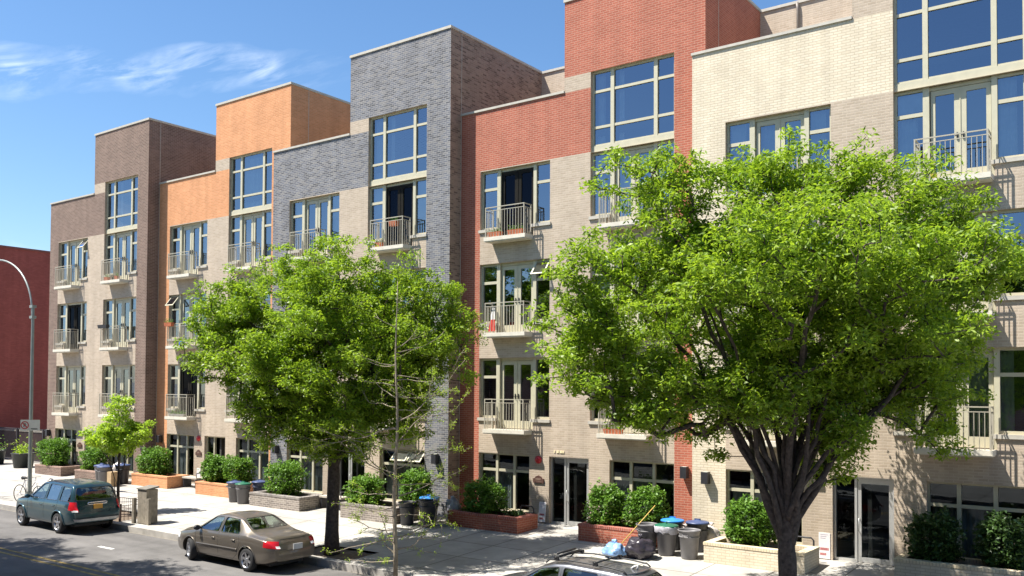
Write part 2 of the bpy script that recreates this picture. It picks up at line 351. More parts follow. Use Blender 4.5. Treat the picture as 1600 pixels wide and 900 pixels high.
def big_window():
    f = MB(); W = 2.785; b0 = .20; H = ZTW-(ZG+3*FL)
    bar(f, 0, W, 0, b0, -.03, .12)
    bar(f, 0, .06, b0, H); bar(f, W-.06, W, b0, H); bar(f, .64, .76, b0, H, -.015, .1); bar(f, 2.09, 2.21, b0, H, -.015, .1)
    for a, b_ in ((.06, .64), (.76, 2.09), (2.21, W-.06)):
        bar(f, a, b_, b0, b0+.05); bar(f, a, b_, H-.06, H)
        bar(f, a, b_, H-.66, H-.58); bar(f, a, b_, H-1.76, H-1.68)
    return f
def big_glass():
    g_ = MB(); H = ZTW-(ZG+3*FL)
    for a, b_ in ((.06, .64), (.76, 2.09), (2.21, 2.725)):
        for c, d in ((.25, H-1.76), (H-1.68, H-.66), (H-.58, H-.06)): g_.quad((a, .04, c), (b_, .04, c), (b_, .04, d), (a, .04, d))
    return g_
def slab():
    s_ = MB(); s_.box(.50, 2.14, -.45, .0, -2.42, -2.30); s_.box(.52, 2.12, -.43, 0, -2.45, -2.42); return s_
def railing():
    r_ = MB(); x0, x1, y0, zt = .56, 2.08, -.41, -1.34
    def tb(a, b_, w=.016): r_.box(min(a[0], b_[0])-w, max(a[0], b_[0])+w, min(a[1], b_[1])-w, max(a[1], b_[1])+w, min(a[2], b_[2])-w, max(a[2], b_[2])+w)
    for z in (zt, zt-.11): 
        w = .014 if z == zt else .010
        tb((x0, y0, z), (x1, y0, z), w); tb((x0, y0+.04, z), (x0, -.04, z), w); tb((x1, y0+.04, z), (x1, -.04, z), w)
    for x, y in ((x0, y0), (x1, y0), (x0, -.03), (x1, -.03)): r_.box(x-.016, x+.016, y-.016, y+.016, -2.30, zt+.016)
    n = 14
    for i in range(1, n):
        x = x0+(x1-x0)*i/n; r_.box(x-.007, x+.007, y0-.007, y0+.007, -2.30, zt-.11)
    for i in range(1, 4):
        for x in (x0, x1): y = y0+.38*i/4; r_.box(x-.007, x+.007, y-.007, y+.007, -2.30, zt-.11)
    return r_
def curtain(x0, x1, z0, z1, y=.22, amp=.03, wl=.13, seed=0):
    c = MB(); n = max(6, int((x1-x0)/.03)); vs = []
    for i in range(n+1):
        x = x0+(x1-x0)*i/n; yy = y+amp*math.sin(2*math.pi*x/wl+seed)+.4*amp*math.sin(2*math.pi*x/(wl*2.3)+seed*2)
        vs += [(x, yy, z0), (x, yy, z1)]
    c.add(vs, [(2*i, 2*i+2, 2*i+3, 2*i+1) for i in range(n)], 0, True); return c
def sash_open(x0, x1, z0, z1, ang):
    """top-hung sash swung outwards"""
    f = MB(); ca, sa = math.cos(ang), math.sin(ang); h = z1-z0
    def P(x, d, o): return (x, -o*ca-sa*d+.03, z1-ca*d+o*sa)      # d = distance from hinge, o = outward thickness
    def bar3(a, b_, c, d):
        vs = [P(a, c, 0), P(b_, c, 0), P(b_, d, 0), P(a, d, 0), P(a, c, .03), P(b_, c, .03), P(b_, d, .03), P(a, d, .03)]
        f.add(vs, [(0, 1, 2, 3), (7, 6, 5, 4), (0, 4, 5, 1), (1, 5, 6, 2), (2, 6, 7, 3), (3, 7, 4, 0)])
    bar3(x0, x0+.05, 0, h); bar3(x1-.05, x1, 0, h); bar3(x0+.05, x1-.05, 0, .05); bar3(x0+.05, x1-.05, h-.05, h)
    gl = MB(); gl.quad(P(x0+.05, .05, .015), P(x1-.05, .05, .015), P(x1-.05, h-.05, .015), P(x0+.05, h-.05, .015))
    return f, gl
def small_window(w_, ms, hgt, tr, opened=()):
    """ground-floor window: mullions at ms, one transom"""
    f = MB(); xs = [0]+ms+[w_]
    bar(f, 0, .05, -hgt, 0); bar(f, w_-.05, w_, -hgt, 0)
    for m_ in ms: bar(f, m_-.045, m_+.045, -hgt, 0, -.015, .09)
    g_ = MB(); sash = []
    for i in range(len(xs)-1):
        a = xs[i]+(.05 if i == 0 else .045); b_ = xs[i+1]-(.05 if i == len(xs)-2 else .045)
        bar(f, a, b_, -.05, 0); bar(f, a, b_, -hgt, -hgt+.05); bar(f, a, b_, -tr-.04, -tr+.04)
        g_.quad((a, .04, -hgt+.05), (b_, .04, -hgt+.05), (b_, .04, -tr-.04), (a, .04, -tr-.04))
        if i in opened: sash.append((a, b_, -tr+.04, -.05))
        else: g_.quad((a, .04, -tr+.04), (b_, .04, -tr+.04), (b_, .04, -.05), (a, .04, -.05))
    return f, g_, sash

UN = ['brown', 'orange', 'blue grey', 'red', 'cream']
LAB = ['apartment building with brown brick cap and brown tower, leftmost of the terrace',
       'apartment building with bright orange brick cap, between the brown and blue grey fronts',
       'apartment building with speckled blue grey brick tower behind the middle street tree',
       'apartment building with red brick cap and tall red tower, set back beside the grey one',
       'apartment building with pale cream brick cap behind the biggest tree, at the right end']
BM = [B_BROWN, B_ORANGE, B_GREY, B_RED, B_CREAM]
DEPTH = 12.
houses = []
rnd = random.Random(3)
for k in range(5):
    Y0 = STEP if k in (1, 3) else 0.
    root = empty('apartment_building', (UX[k], Y0, 0), LAB[k], 'building', 'brick apartment fronts of the terrace'); houses.append(root)
    x0 = -.135 if k in (2, 4) else 0.; U = UW[k]+(.154 if k == 1 else 0)
    ca, cb_ = MB(), MB(); wall_front(ca, cb_, x0, U, k)
    T = 4.8
    # side walls: right side over the full height, left side of the tower above the low roof
    if k == 2: sw_ = MB(); sw_.quad((U, 0, -.4), (U, DEPTH, -.4), (U, DEPTH, ZTOW), (U, 0, ZTOW)); sw_.build('side_wall', B_TAN, root)
    else: ca.quad((U, 0, -.4), (U, DEPTH, -.4), (U, DEPTH, ZTOW), (U, 0, ZTOW))
    (ca).quad((x0, 0, -.4), (x0, 0, ZLOW), (x0, DEPTH, ZLOW), (x0, DEPTH, -.4))
    ca.quad((CT, 0, ZLOW-.3), (CT, 0, ZTOW), (CT, DEPTH, ZTOW), (CT, DEPTH, ZLOW-.3))
    ca.quad((x0, DEPTH, -.4), (x0, DEPTH, ZLOW), (CT, DEPTH, ZLOW), (CT, DEPTH, -.4)); ca.quad((CT, DEPTH, -.4), (CT, DEPTH, ZTOW), (U, DEPTH, ZTOW), (U, DEPTH, -.4))
    ca.build('wall', BM[k], root); cb_.build('beige_wall', B_BEIGE, root)
    if k >= 1:                                  # the set-back top storey
        pw = MB(); pw.quad((x0, T, ZLOW-.3), (CT, T, ZLOW-.3), (CT, T, ZTOW-.02), (x0, T, ZTOW-.02)); pw.build('penthouse_wall', B_BEIGE, root)
        pc = MB(); pc.box(x0, CT-.01, T-.05, T+.25, ZTOW-.018, ZTOW+.07); pc.build('coping', COPE, root)
        pr_ = MB(); pr_.quad((x0, T+.1, ZTOW-.05), (CT, T+.1, ZTOW-.05), (CT, DEPTH, ZTOW-.05), (x0, DEPTH, ZTOW-.05)); pr_.quad((x0, T+.1, ZTOW-.05), (x0, DEPTH, ZTOW-.05), (x0, DEPTH, ZLOW-.3), (x0, T+.1, ZLOW-.3)); pr_.build('penthouse_roof', COPE, root)
    rf = MB(); rf.quad((x0+.02, .02, ZLOW-.25), (CT, .02, ZLOW-.25), (CT, DEPTH, ZLOW-.25), (x0+.02, DEPTH, ZLOW-.25)); rf.quad((CT, .02, ZTOW-.12), (U-.02, .02, ZTOW-.12), (U-.02, DEPTH, ZTOW-.12), (CT, DEPTH, ZTOW-.12))
    rf.build('roof', plain('roof_membrane', (.28, .27, .26), .9), root)
    cp = MB()
    cp.box(x0-.02, CT-.003, -.04, .26, ZLOW+.003, ZLOW+.075)
    cp.build('coping', COPE, root)
    cp = MB(); cp.box(CT-.03, U+.03, -.035, .27, ZTOW+.003, ZTOW+.09); cp.box(U-.25, U+.03, .27, DEPTH+.02, ZTOW+.003, ZTOW+.09); cp.box(CT-.03, CT+.22, .27, DEPTH+.02, ZTOW+.003, ZTOW+.09)
    cp.build('coping', COPE, root)
    if k < 4:
        jt = MB(); jt.box(U+.001, U+.008, STEP-.02, STEP, 0, ZTOW) if k in (0, 2) else jt.box(U+.001, U+.006, .9, .92, ZLOW, ZTOW); jt.build('expansion_joint', COPE, root)
    # interior: one dark room lining per floor so the glass has depth behind it
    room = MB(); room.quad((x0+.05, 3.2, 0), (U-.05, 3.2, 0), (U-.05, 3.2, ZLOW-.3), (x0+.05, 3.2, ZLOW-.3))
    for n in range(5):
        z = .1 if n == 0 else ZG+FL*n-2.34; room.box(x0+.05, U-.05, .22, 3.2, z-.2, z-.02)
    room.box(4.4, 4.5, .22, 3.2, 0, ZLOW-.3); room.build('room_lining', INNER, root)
    # windows, doors and balconies of the three upper floors
    for bi, e in enumerate((A0, E0)):
        for n in (1, 2, 3):
            zt = ZG+FL*n; loc = (e, FY, zt)
            kind = ''
            if k == 1 and bi == 0 and n == 2: kind = 'left_open'
            if (k == 0 and bi == 0 and n == 3) or (k == 3 and bi == 0 and n == 2): kind = 'right_open'
            wn = link('window', get('window|'+kind, lambda: sidelights(kind), FRAME), root, loc)
            link('sill', get('sill|', sill_mb, COPE), wn); link('sill', get('sill|', sill_mb, COPE), wn, (2.13, 0, 0))
            if not kind: link('glass', get('glass|', side_glass, GLASS), wn)
            else:
                gg = MB()
                for a, b_, op in ((.06, .64, kind == 'left_open'), (2.21, 2.725, kind == 'right_open')):
                    gg.quad((a, .04, -1.88), (b_, .04, -1.88), (b_, .04, -.66), (a, .04, -.66))
                    if not op: gg.quad((a, .04, -.57), (b_, .04, -.57), (b_, .04, -.07), (a, .04, -.07))
                gg.build('glass', GLASS, wn)
                sf, sg = sash_open(*((.05, .65) if kind == 'left_open' else (2.2, 2.735)), -.62, -.05, math.radians(38))
                tag(sf.build('sash', FRAME, wn), 'top-hung sash swung open'); sg.build('glass', GLASS, wn)
            dr = link('french_door', get('french_door|', door_leafs, FRAME), root, loc)
            if k == 3 and bi == 0 and n == 3 or k == 2 and bi == 1 and n == 3 or k == 1 and bi == 0 and n == 1 or k == 0 and bi == 0 and n == 2:
                # see-through dark sheet: screen on the red front, painted shade of open doorways elsewhere
                sc_m = MB(); sc_m.quad((.79, .02, -2.27), (2.08, .02, -2.27), (2.08, .02, -.1), (.79, .02, -.1)); sc_m.build('screen_doorway_dark', SCREEN, root, loc)
            link('glass', get('door_glass|', door_glass, GLASS), dr); link('handle', get('handle|', handles, DARKM), dr)
            bl = link('balcony', get('balcony|', slab, CONC), root, (e, 0, zt)); link('railing', get('railing|', railing, RAIL), bl)
            # curtains and blinds behind the panes
            r0 = rnd.random()
            if r0 < .75:
                cs = MB()
                for a, b_ in ((.06, .66), (2.19, 2.74)):
                    if rnd.random() < .8:
                        c_ = curtain(a, b_-(b_-a)*rnd.choice([0, .3, .5]), -1.93, -.04, .2, seed=rnd.random()*6); cs.add(c_.v, c_.f, 0, True)
                if rnd.random() < .6:
                    c_ = curtain(.84, rnd.choice([1.2, 1.4, 2.05]), -2.25, -.1, .24, seed=rnd.random()*6); cs.add(c_.v, c_.f, 0, True)
                if rnd.random() < .5:
                    q = rnd.choice([(.06, .64), (2.21, 2.725)]); h_ = rnd.choice([.5, .9, 1.3]); cs.quad((q[0], .13, -h_), (q[1], .13, -h_), (q[1], .13, -.04), (q[0], .13, -.04))
                if cs.v: cs.build('curtain', rnd.choice([CURTAIN, CURTAIN2, CURTAIN]), wn)
    bw = link('window', get('window|big', big_window, FRAME), root, (E0, FY, ZG+3*FL)); tag(bw, 'tall nine-pane window under the tower top')
    link('glass', get('glass|big', big_glass, GLASS), bw)
    if k == 1: 
        c_ = curtain(.3, 2.5, .2, 2.4, .25, .05, .22, 1.); c_.build('curtain', CURTAIN, bw)
    elif k < 4:
        c_ = curtain(.05, .3, .2, 2.45, .25, .03, .15, 1.); c2 = curtain(.78, .98, .2, 2.45, .25, .03, .15, 1.); c_.add(c2.v, c2.f, 0, True); c_.build('curtain', CURTAIN, bw)
    # ground floor
    for (x_, w_, ms, op) in ((GW[0], 2.04, [.69, 1.39], ()), (GT[0], 2.1, [.67, 1.42], (1, 2) if k == 2 else ())):
        f, g_, sash = small_window(w_, ms, 1.81, .54, op); wn = f.build('window', FRAME, root, (x_, FY, ZG)); g_.build('glass', GLASSD, wn)
        for i_, (a, b_, c, d) in enumerate(sash):
            sf, sg = sash_open(a-.02, b_+.02, c-.02, d+.01, math.radians(42)); tag(sf.build('sash', FRAME, wn), 'top-hung sash swung open'); sg.build('glass', GLASS, wn)
        sl = MB(); sl.box(-.04, w_+.04, -FY-.05, .1-FY, -1.9, -1.815); sl.build('sill', COPE, wn)
        if rnd.random() < .9:
            c_ = curtain(.06, .06+rnd.choice([1.1, 1.9]), -1.78, -.58, .2, .025, .12, rnd.random()*5); c_.build('curtain', CURTAIN2 if k != 1 else CURTAIN, wn)
    # glazed street door: side light on the left, leaf on the right, aluminium frame
    zb = gz(0); H = ZG-zb; W = GD[1]-GD[0]
    f = MB(); bar(f, 0, .05, -H, 0, 0, .1); bar(f, W-.05, W, -H, 0, 0, .1); bar(f, .50, .56, -H, 0, 0, .1); bar(f, .05, .50, -.05, 0, 0, .1); bar(f, .56, W-.05, -.05, 0, 0, .1); bar(f, .05, .50, -H, -H+.07, 0, .1)
    dr = f.build('street_door', ALU if k != 1 else FRAME, root, (GD[0], FY, ZG))
    g_ = MB(); g_.quad((.05, .05, -H+.07), (.5, .05, -H+.07), (.5, .05, -.05), (.05, .05, -.05)); g_.build('glass', GLASSD, dr)
    lf = MB(); a, b_ = .565, W-.055
    bar(lf, a, a+.09, -H+.01, -.055, .02, .07); bar(lf, b_-.09, b_, -H+.01, -.055, .02, .07); bar(lf, a+.09, b_-.09, -.17, -.055, .02, .07); bar(lf, a+.09, b_-.09, -H+.01, -H+.13, .02, .07)
    if not (k == 1): lf.build('door_leaf', ALU, dr); g2 = MB(); g2.quad((a+.09, .045, -H+.13), (b_-.09, .045, -H+.13), (b_-.09, .045, -.17), (a+.09, .045, -.17)); g2.build('glass', GLASSD, dr)
    hd = MB(); hd.tube([(a+.045, .02, -1.35), (a+.045, -.05, -1.33), (a+.045, -.05, -1.03), (a+.045, .02, -1.01)], .012, 6); hd.build('handle', ALU, dr)
# rooftop plant
for X, Y, Z in ((-36.3, 5.2, 16.45), (-27.4, 5.3, 16.45)):
    rt_ = empty('rooftop_vent', (X, Y+.3, Z), 'small boxy grey vent on the roof behind the %s tower' % ('brown' if X < -30 else 'orange'), 'vent', 'roof vents')
    v = MB(); v.box(-.4, .4, -.4, .4, 0, .35); v.build('vent_base', plain('vent_metal', (.34, .34, .35), .5), rt_)
    v = MB(); v.box(-.5, .5, -.5, .5, .40, .50); v.box(-.3, .3, -.3, .3, .35, .4); v.build('vent_cap', DARKM, rt_)
# downpipe on the set-back wall above the cream roof
dp = MB(); dp.tube([(1.2, 4.74, ZTOW), (1.22, 4.74, ZTOW-.2), (1.22, 4.74, ZLOW-.2)], .045, 8); dp.build('downpipe', plain('pipe_paint', (.2, .17, .14), .5), houses[4])

# ------------------------------------------------------------------ red wall building on the left, fence and lot
rb = empty('brick_building', (-58, 3.0, 0), 'dark red rendered building with a blank side wall at the left edge', 'building')
REDW = brick('dark_red_brick', [(.32, .085, .062), (.36, .095, .07), (.40, .105, .08), (.45, .12, .09)], (.34, .10, .08), tone=.08)
v = MB(); v.box(-14, 0, -6, 22, -.4, 12.9); v.build('wall', REDW, rb)
v = MB(); v.box(-14.05, .05, -6.05, 22.05, 12.9, 13.02); v.build('coping', plain('red_coping', (.24, .09, .07), .8), rb)
FEN = plain('fence_metal', (.03, .025, .03), .6)
v = MB()
fr = empty('metal_fence', (-52, 1.4, 0), 'tall dark metal fence closing the yard beside the brown front', 'fence')
z0_ = .1
for i in range(5): v.box(-5.5+i*2.9-.05, -5.5+i*2.9+.05, -.05, .05, z0_, 2.0)
v.build('post', FEN, fr)
v = MB(); v.box(-5.5, 6.2, -.02, .02, 1.93, 1.99); v.box(-5.5, 6.2, -.02, .02, .25, .31)
for i in range(96): x = -5.4+i*.12; v.box(x-.012, x+.012, -.012, .012, .31, 1.93)
v.build('fence_panel', FEN, fr)
sh = empty('brick_wall', (-52, 1.9, 0), 'low dark brick yard wall behind the metal fence', 'wall')
v = MB(); v.box(-6, 6.3, 0, .25, 0, 1.75); v.build('wall', brick('dark_yard_brick', [(.06, .03, .03), (.09, .045, .04), (.12, .06, .05)], (.1, .08, .07)), sh)  # yard wall in very dark brown brick tones
v = MB(); v.box(-6.03, 6.3, -.03, .28, 1.753, 1.83); v.build('coping', COPE, sh)
# ------------------------------------------------------------------ foliage
def leaf_mat(name, dark, light, trans, rough=.45, spec=.4, ttint=(1, 1, .6)):
    m = bpy.data.materials.new(name); m.use_nodes = True; t = m.node_tree; b = t.nodes['Principled BSDF']; out = t.nodes['Material Output']
    ge = node(t, 'ShaderNodeNewGeometry'); rp = node(t, 'ShaderNodeValToRGB'); t.links.new(ge.outputs['Random Per Island'], rp.inputs[0])
    rp.color_ramp.elements[0].color = (*dark, 1); rp.color_ramp.elements[1].color = (*light, 1)
    tcn = node(t, 'ShaderNodeTexCoord'); nz = node(t, 'ShaderNodeTexNoise', i_Scale=.9, i_Detail=3.0); t.links.new(tcn.outputs['Object'], nz.inputs['Vector'])
    t.links.new(math_(t, 'ADD', math_(t, 'MULTIPLY', ge.outputs['Random Per Island'], .62), math_(t, 'MULTIPLY', math_(t, 'SUBTRACT', nz.outputs[0], .22), .68), clamp=True), rp.inputs[0])
    t.links.new(rp.outputs[0], b.inputs['Base Color']); b.inputs['Roughness'].default_value = rough; b.inputs['Specular IOR Level'].default_value = spec
    tr = node(t, 'ShaderNodeBsdfTranslucent'); mm = node(t, 'ShaderNodeMix', data_type='RGBA', blend_type='MULTIPLY'); mm.inputs[0].default_value = 1
    t.links.new(rp.outputs[0], mm.inputs[6]); mm.inputs[7].default_value = (*ttint, 1)
    sc_ = node(t, 'ShaderNodeVectorMath', operation='SCALE'); sc_.inputs['Scale'].default_value = 1.5; t.links.new(mm.outputs[2], sc_.inputs[0]); t.links.new(sc_.outputs[0], tr.inputs['Color'])
    mx = node(t, 'ShaderNodeMixShader'); mx.inputs[0].default_value = trans; t.links.new(b.outputs[0], mx.inputs[1]); t.links.new(tr.outputs[0], mx.inputs[2]); t.links.new(mx.outputs[0], out.inputs[0])
    return m
LEAF = leaf_mat('spring_leaf', (.08, .175, .012), (.34, .455, .040), .46)
LEAF_Y = leaf_mat('young_leaf', (.24, .38, .03), (.42, .55, .07), .45)
LEAF_S = leaf_mat('shrub_leaf', (.06, .15, .018), (.17, .31, .04), .25, .5, .35)
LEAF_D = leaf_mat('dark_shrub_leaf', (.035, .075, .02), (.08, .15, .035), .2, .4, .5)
BARK = plain('bark', (.062, .048, .040), .9, var=.55, scale=14, bump=1.)
BARK_L = plain('light_bark', (.27, .225, .165), .85, var=.3, scale=12, bump=.4)
def quads_mesh(name, V, mat, nper=4):
    """V: (n, nper, 3) array of leaf outlines"""
    n = V.shape[0]; me = bpy.data.meshes.new(name); me.vertices.add(n*nper); me.vertices.foreach_set('co', V.reshape(-1).astype(np.float32))
    me.loops.add(n*nper); me.loops.foreach_set('vertex_index', np.arange(n*nper, dtype=np.int32))
    me.polygons.add(n); me.polygons.foreach_set('loop_start', np.arange(0, n*nper, nper, dtype=np.int32)); me.polygons.foreach_set('loop_total', np.full(n, nper, dtype=np.int32))
    me.materials.append(mat); me.update(); me.validate(); return me
def leaves(C, rs, ln, wd, up_bias=.6, droop=.35, outward=None):
    """leaf outlines (kite with a bent tip) centred on points C"""
    n = len(C); ln = ln*rs.uniform(.7, 1.25, n)[:, None]; wd = wd*rs.uniform(.7, 1.2, n)[:, None]
    d = rs.normal(size=(n, 3)); d[:, 2] = d[:, 2]*.5-droop
    if outward is not None: d += outward*1.1
    d /= np.linalg.norm(d, axis=1)[:, None]
    nr = rs.normal(size=(n, 3))*.75; nr[:, 2] += up_bias*1.6
    s = np.cross(d, nr); s /= np.linalg.norm(s, axis=1)[:, None]+1e-9
    nn = np.cross(s, d)
    a = C-d*ln*.5; c = C+d*ln*.5-nn*ln*.12
    l = C-d*ln*.05+s*wd*.5+nn*wd*.12; r_ = C-d*ln*.05-s*wd*.5+nn*wd*.12
    return np.stack([a, l, c, r_], axis=1)
class Skeleton:
    def __init__(s): s.p = []; s.par = []; s.w = []
    def add(s, p, par): s.p.append(np.array(p, float)); s.par.append(par); s.w.append(0.); return len(s.p)-1
def crown_tree(name_leaf, base, trunk, blobs, seed, n_cl, leaf_n, ln, wd, mats, root, rk=.011, spread=.34, fork=7, ext=.62, flat=.62, min_r=.006, limb_z=0., sub=None, zmin=2.3, wexp=.47):
    """trunk: list of (dx,dy,z) points; blobs: (x,y,z,r) world offsets from the base, z absolute.  Clump centres are sampled in the blobs,
    then every clump is tied to the nearest limb so wood reaches all foliage"""
    rs = np.random.RandomState(seed); B = np.array([base[0], base[1], 0.])
    sk = Skeleton(); last = -1
    for p in trunk: last = sk.add(B+np.array([p[0], p[1], p[2]]), last)
    top = last; nt_ = len(trunk)
    # main limbs, one per blob, rising steeply then leaning out to the blob centre
    bl = [np.array([B[0]+x, B[1]+y, z]) for x, y, z, r in blobs]
    for bi, c in enumerate(bl):
        if c[2] < limb_z: continue
        st_i = rs.randint(max(0, nt_-4), nt_); s0 = sk.p[st_i]; v = c-s0; L_ = np.linalg.norm(v); n = max(4, int(L_/.35)); par = st_i
        h = np.array([v[0], v[1], 0.]); side = rs.normal(size=3)*.10*L_
        for i in range(1, n+1):
            tt = i/n; p = s0+np.array([v[0]*tt**1.5, v[1]*tt**1.5, v[2]*tt**.9])+side*math.sin(tt*math.pi)*.6+rs.normal(size=3)*.025
            par = sk.add(p, par)
    # clump centres
    if sub:
        nb, tuft_r = sub; big = np.array([b_[3]**2.2 for b_ in blobs]); big = big/big.sum(); tf = []
        for _ in range(nb):
            i = rs.choice(len(blobs), p=big); d = rs.normal(size=3); d /= np.linalg.norm(d); q = rs.uniform(.55, 1.0) if rs.rand() < .85 else rs.uniform(.1, .5)
            e = d*blobs[i][3]*q; e[2] *= .85; p = bl[i]+e
            if p[2] < zmin: continue
            tf.append((p[0], p[1], p[2], tuft_r*rs.uniform(.6, 1.3)))
        bl = [np.array(q[:3]) for q in tf]; blobs = tf
    vol = np.array([b_[3]**2.6 for b_ in blobs]); vol = vol/vol.sum(); pts = []
    tries = 0
    while len(pts) < n_cl and tries < n_cl*30:
        tries += 1
        i = rs.choice(len(blobs), p=vol); r = blobs[i][3]; d = rs.normal(size=3); d /= np.linalg.norm(d)
        q = rs.uniform(.35, 1)**.6
        lump = 1+.22*noise.noise(Vector((d[0]*2.2+i*7.1, d[1]*2.2, d[2]*2.2)))+.12*noise.noise(Vector((d[0]*5+i*3.3, d[1]*5, d[2]*5)))
        e = d*r*q*lump; e[2] *= .82
        p = bl[i]+e
        if p[2] < zmin: continue
        if any(np.dot(p-o, p-o) < (spread*.5)**2 for o in pts[-60:]): continue
        pts.append(p)
    pts = np.array(pts); order = np.argsort(np.linalg.norm(pts-sk.p[top], axis=1))
    main = {i: .058-.04*min(1, (sk.p[i][2]-trunk[-1][2])/3.2) for i in range(nt_, len(sk.p))} if sub else {}
    tips = []
    for j in order:
        p = pts[j]; P = np.array(sk.p[nt_:]); dv = p-P; dist = np.linalg.norm(dv, axis=1)
        pen = dist+np.maximum(0, P[:, 2]-p[2])*.9
        i = int(np.argmin(pen))+nt_; s0 = sk.p[i]; v = p-s0; L_ = np.linalg.norm(v); n = max(1, int(L_/.28)); par = i
        sag = rs.normal(size=3)*.06*L_
        for k_ in range(1, n+1):
            tt = k_/n; par = sk.add(s0+v*tt+sag*math.sin(tt*math.pi)+np.array([0, 0, .05*L_*math.sin(tt*math.pi)]), par)
        tips.append((par, v/(L_+1e-6)))
    n = len(sk.p)
    for par, _ in tips:
        i = par
        while i >= 0: sk.w[i] += 1; i = sk.par[i]
    rad = [max(min_r, rk*(w_**wexp)) for w_ in sk.w]
    for i, v_ in main.items():
        if sk.w[i] > 3: rad[i] = max(rad[i], v_)
    # wood: chains of nodes as tubes
    kids = {}
    for i, q in enumerate(sk.par):
        if q >= 0: kids.setdefault(q, []).append(i)
    starts = [0]; mbw, mbt = MB(), MB()
    stack = [(0, None)]
    while stack:
        s_, fr_ = stack.pop(); ch = [s_] if fr_ is None else [fr_, s_]; i = s_
        while i in kids:
            ks = sorted(kids[i], key=lambda q: -sk.w[q]); ch.append(ks[0])
            for o in ks[1:]: stack.append((o, i))
            i = ks[0]
        rr = [rad[q] for q in ch]
        if fr_ is not None: rr[0] = min(rr[0], rr[1]*1.15)
        if fr_ is None:
            rr = [max(r_, .0) for r_ in rr]; rr[0] *= 1.35; rr[1] = max(rr[1], rr[0]*.80)
        mbw.tube([sk.p[q] for q in ch], rr, 10 if rr[0] > .05 else (6 if rr[0] > .02 else 4), cap=True)
    o = mbw.build('trunk', BARK, root)
    o.location = -Vector(root.location)
    # leaves
    C, O = [], []
    for par, dr in tips:
        c = sk.p[par]; m_ = int(leaf_n*rs.uniform(.6, 1.35)); e = rs.normal(size=(m_, 3)); e /= np.linalg.norm(e, axis=1)[:, None]; e *= (rs.uniform(.05, 1, m_)**.5)[:, None]*spread*rs.uniform(.75, 1.3)
        e[:, 2] *= flat; e[:, 2] -= .25*(e[:, 0]**2+e[:, 1]**2)
        C.append(c+e); O.append(e/spread)
    C = np.concatenate(C); O = np.concatenate(O)
    me = quads_mesh('crown', leaves(C, rs, ln, wd, outward=O*.5), mats)
    o = link('crown', me, root); o.location = -Vector(root.location)
    return sk
def uvw(u, v):                                 # metres across the street view (u to the right, v away) to world
    return (u*.807-v*.590, u*.590+v*.807)
def BL(u, v, z, r): x, y = uvw(u, v); return (x, y, z, r)
tr = empty('street_tree', (-5.8, -5.9, gz(-5.9)-.03), 'biggest street tree, many steep dark limbs under a wide bright green crown, at the right', 'tree', 'leafy street trees')
crown_tree('leaf', (-5.8, -5.9), [(0, 0, -.2), (0, .02, .35), (.02, 0, .8), (0, .02, 1.2), (-.02, .02, 1.5), (0, 0, 1.75), (0, .02, 2.0)],
    [BL(-.3, 0, 6.9, 2.2), BL(-2.3, .2, 7.5, 1.35), BL(-1.9, .0, 8.3, .75), BL(-3.0, -.3, 6.3, 1.45), BL(-3.3, .3, 5.0, 1.2), BL(-2.9, .5, 4.2, .8), BL(2.3, 0, 7.5, 1.45), BL(3.1, .3, 6.5, 1.2), BL(3.0, .6, 5.0, 1.1), BL(0, .6, 5.2, 1.3),
     BL(-1.9, 0, 4.3, 1.1), BL(.2, .3, 8.1, 1.1), BL(-.6, .2, 8.2, .8), BL(1.4, .1, 8.2, 1.0), BL(0, -2.0, 6.6, 1.7), BL(0, 2.2, 6.6, 1.7), BL(-1.8, -1.6, 6.0, 1.3), BL(1.9, -1.6, 6.1, 1.3), BL(1.5, .4, 4.1, .9), BL(3.7, .2, 5.4, .7), BL(2.6, -.5, 4.2, .8), BL(.9, .2, 3.0, .45), BL(-1.0, .5, 3.9, .7), BL(3.3, .9, 3.7, .5), BL(1.3, -.8, 5.1, 1.3), BL(-4.0, .2, 5.3, .95), BL(-3.7, .5, 4.5, .7), BL(2.2, 0, 5.7, 1.3), BL(3.9, .1, 4.6, .6), BL(1.9, .9, 4.6, 1.0), BL(-1.2, 1.0, 4.7, 1.1), BL(-2.6, 0, 8.4, .75), BL(-2.2, .3, 8.0, .9), BL(3.2, 0, 7.8, .75), BL(3.7, .2, 6.8, .8), BL(1.5, 0, 8.6, .6), BL(-.4, 0, 8.8, .6), BL(0, -.6, 4.6, .9), BL(-.9, -.5, 4.2, .7), BL(1.0, -.4, 4.3, .75), BL(1.2, .2, 3.0, .5), BL(.8, -.2, 3.6, .5), BL(-1.3, 0, 3.8, .6), BL(0, 1.2, 4.5, 1.1), BL(0, 3.3, 6.3, 1.5), BL(1.9, 2.9, 6.2, 1.4), BL(-1.9, 2.9, 6.0, 1.3), BL(2.6, 3.3, 5.2, 1.0), BL(3.4, 1.6, 6.2, 1.1)],
    11, 3500, 58, .115, .042, LEAF, tr, rk=.0066, spread=.27, limb_z=5.3, sub=(640, .46), wexp=.40)
tr = empty('street_tree', (-18.25, -5.9, gz(-5.9)-.03), 'full leafy street tree with one straight trunk, just right of the tan sedan', 'tree', 'leafy street trees')
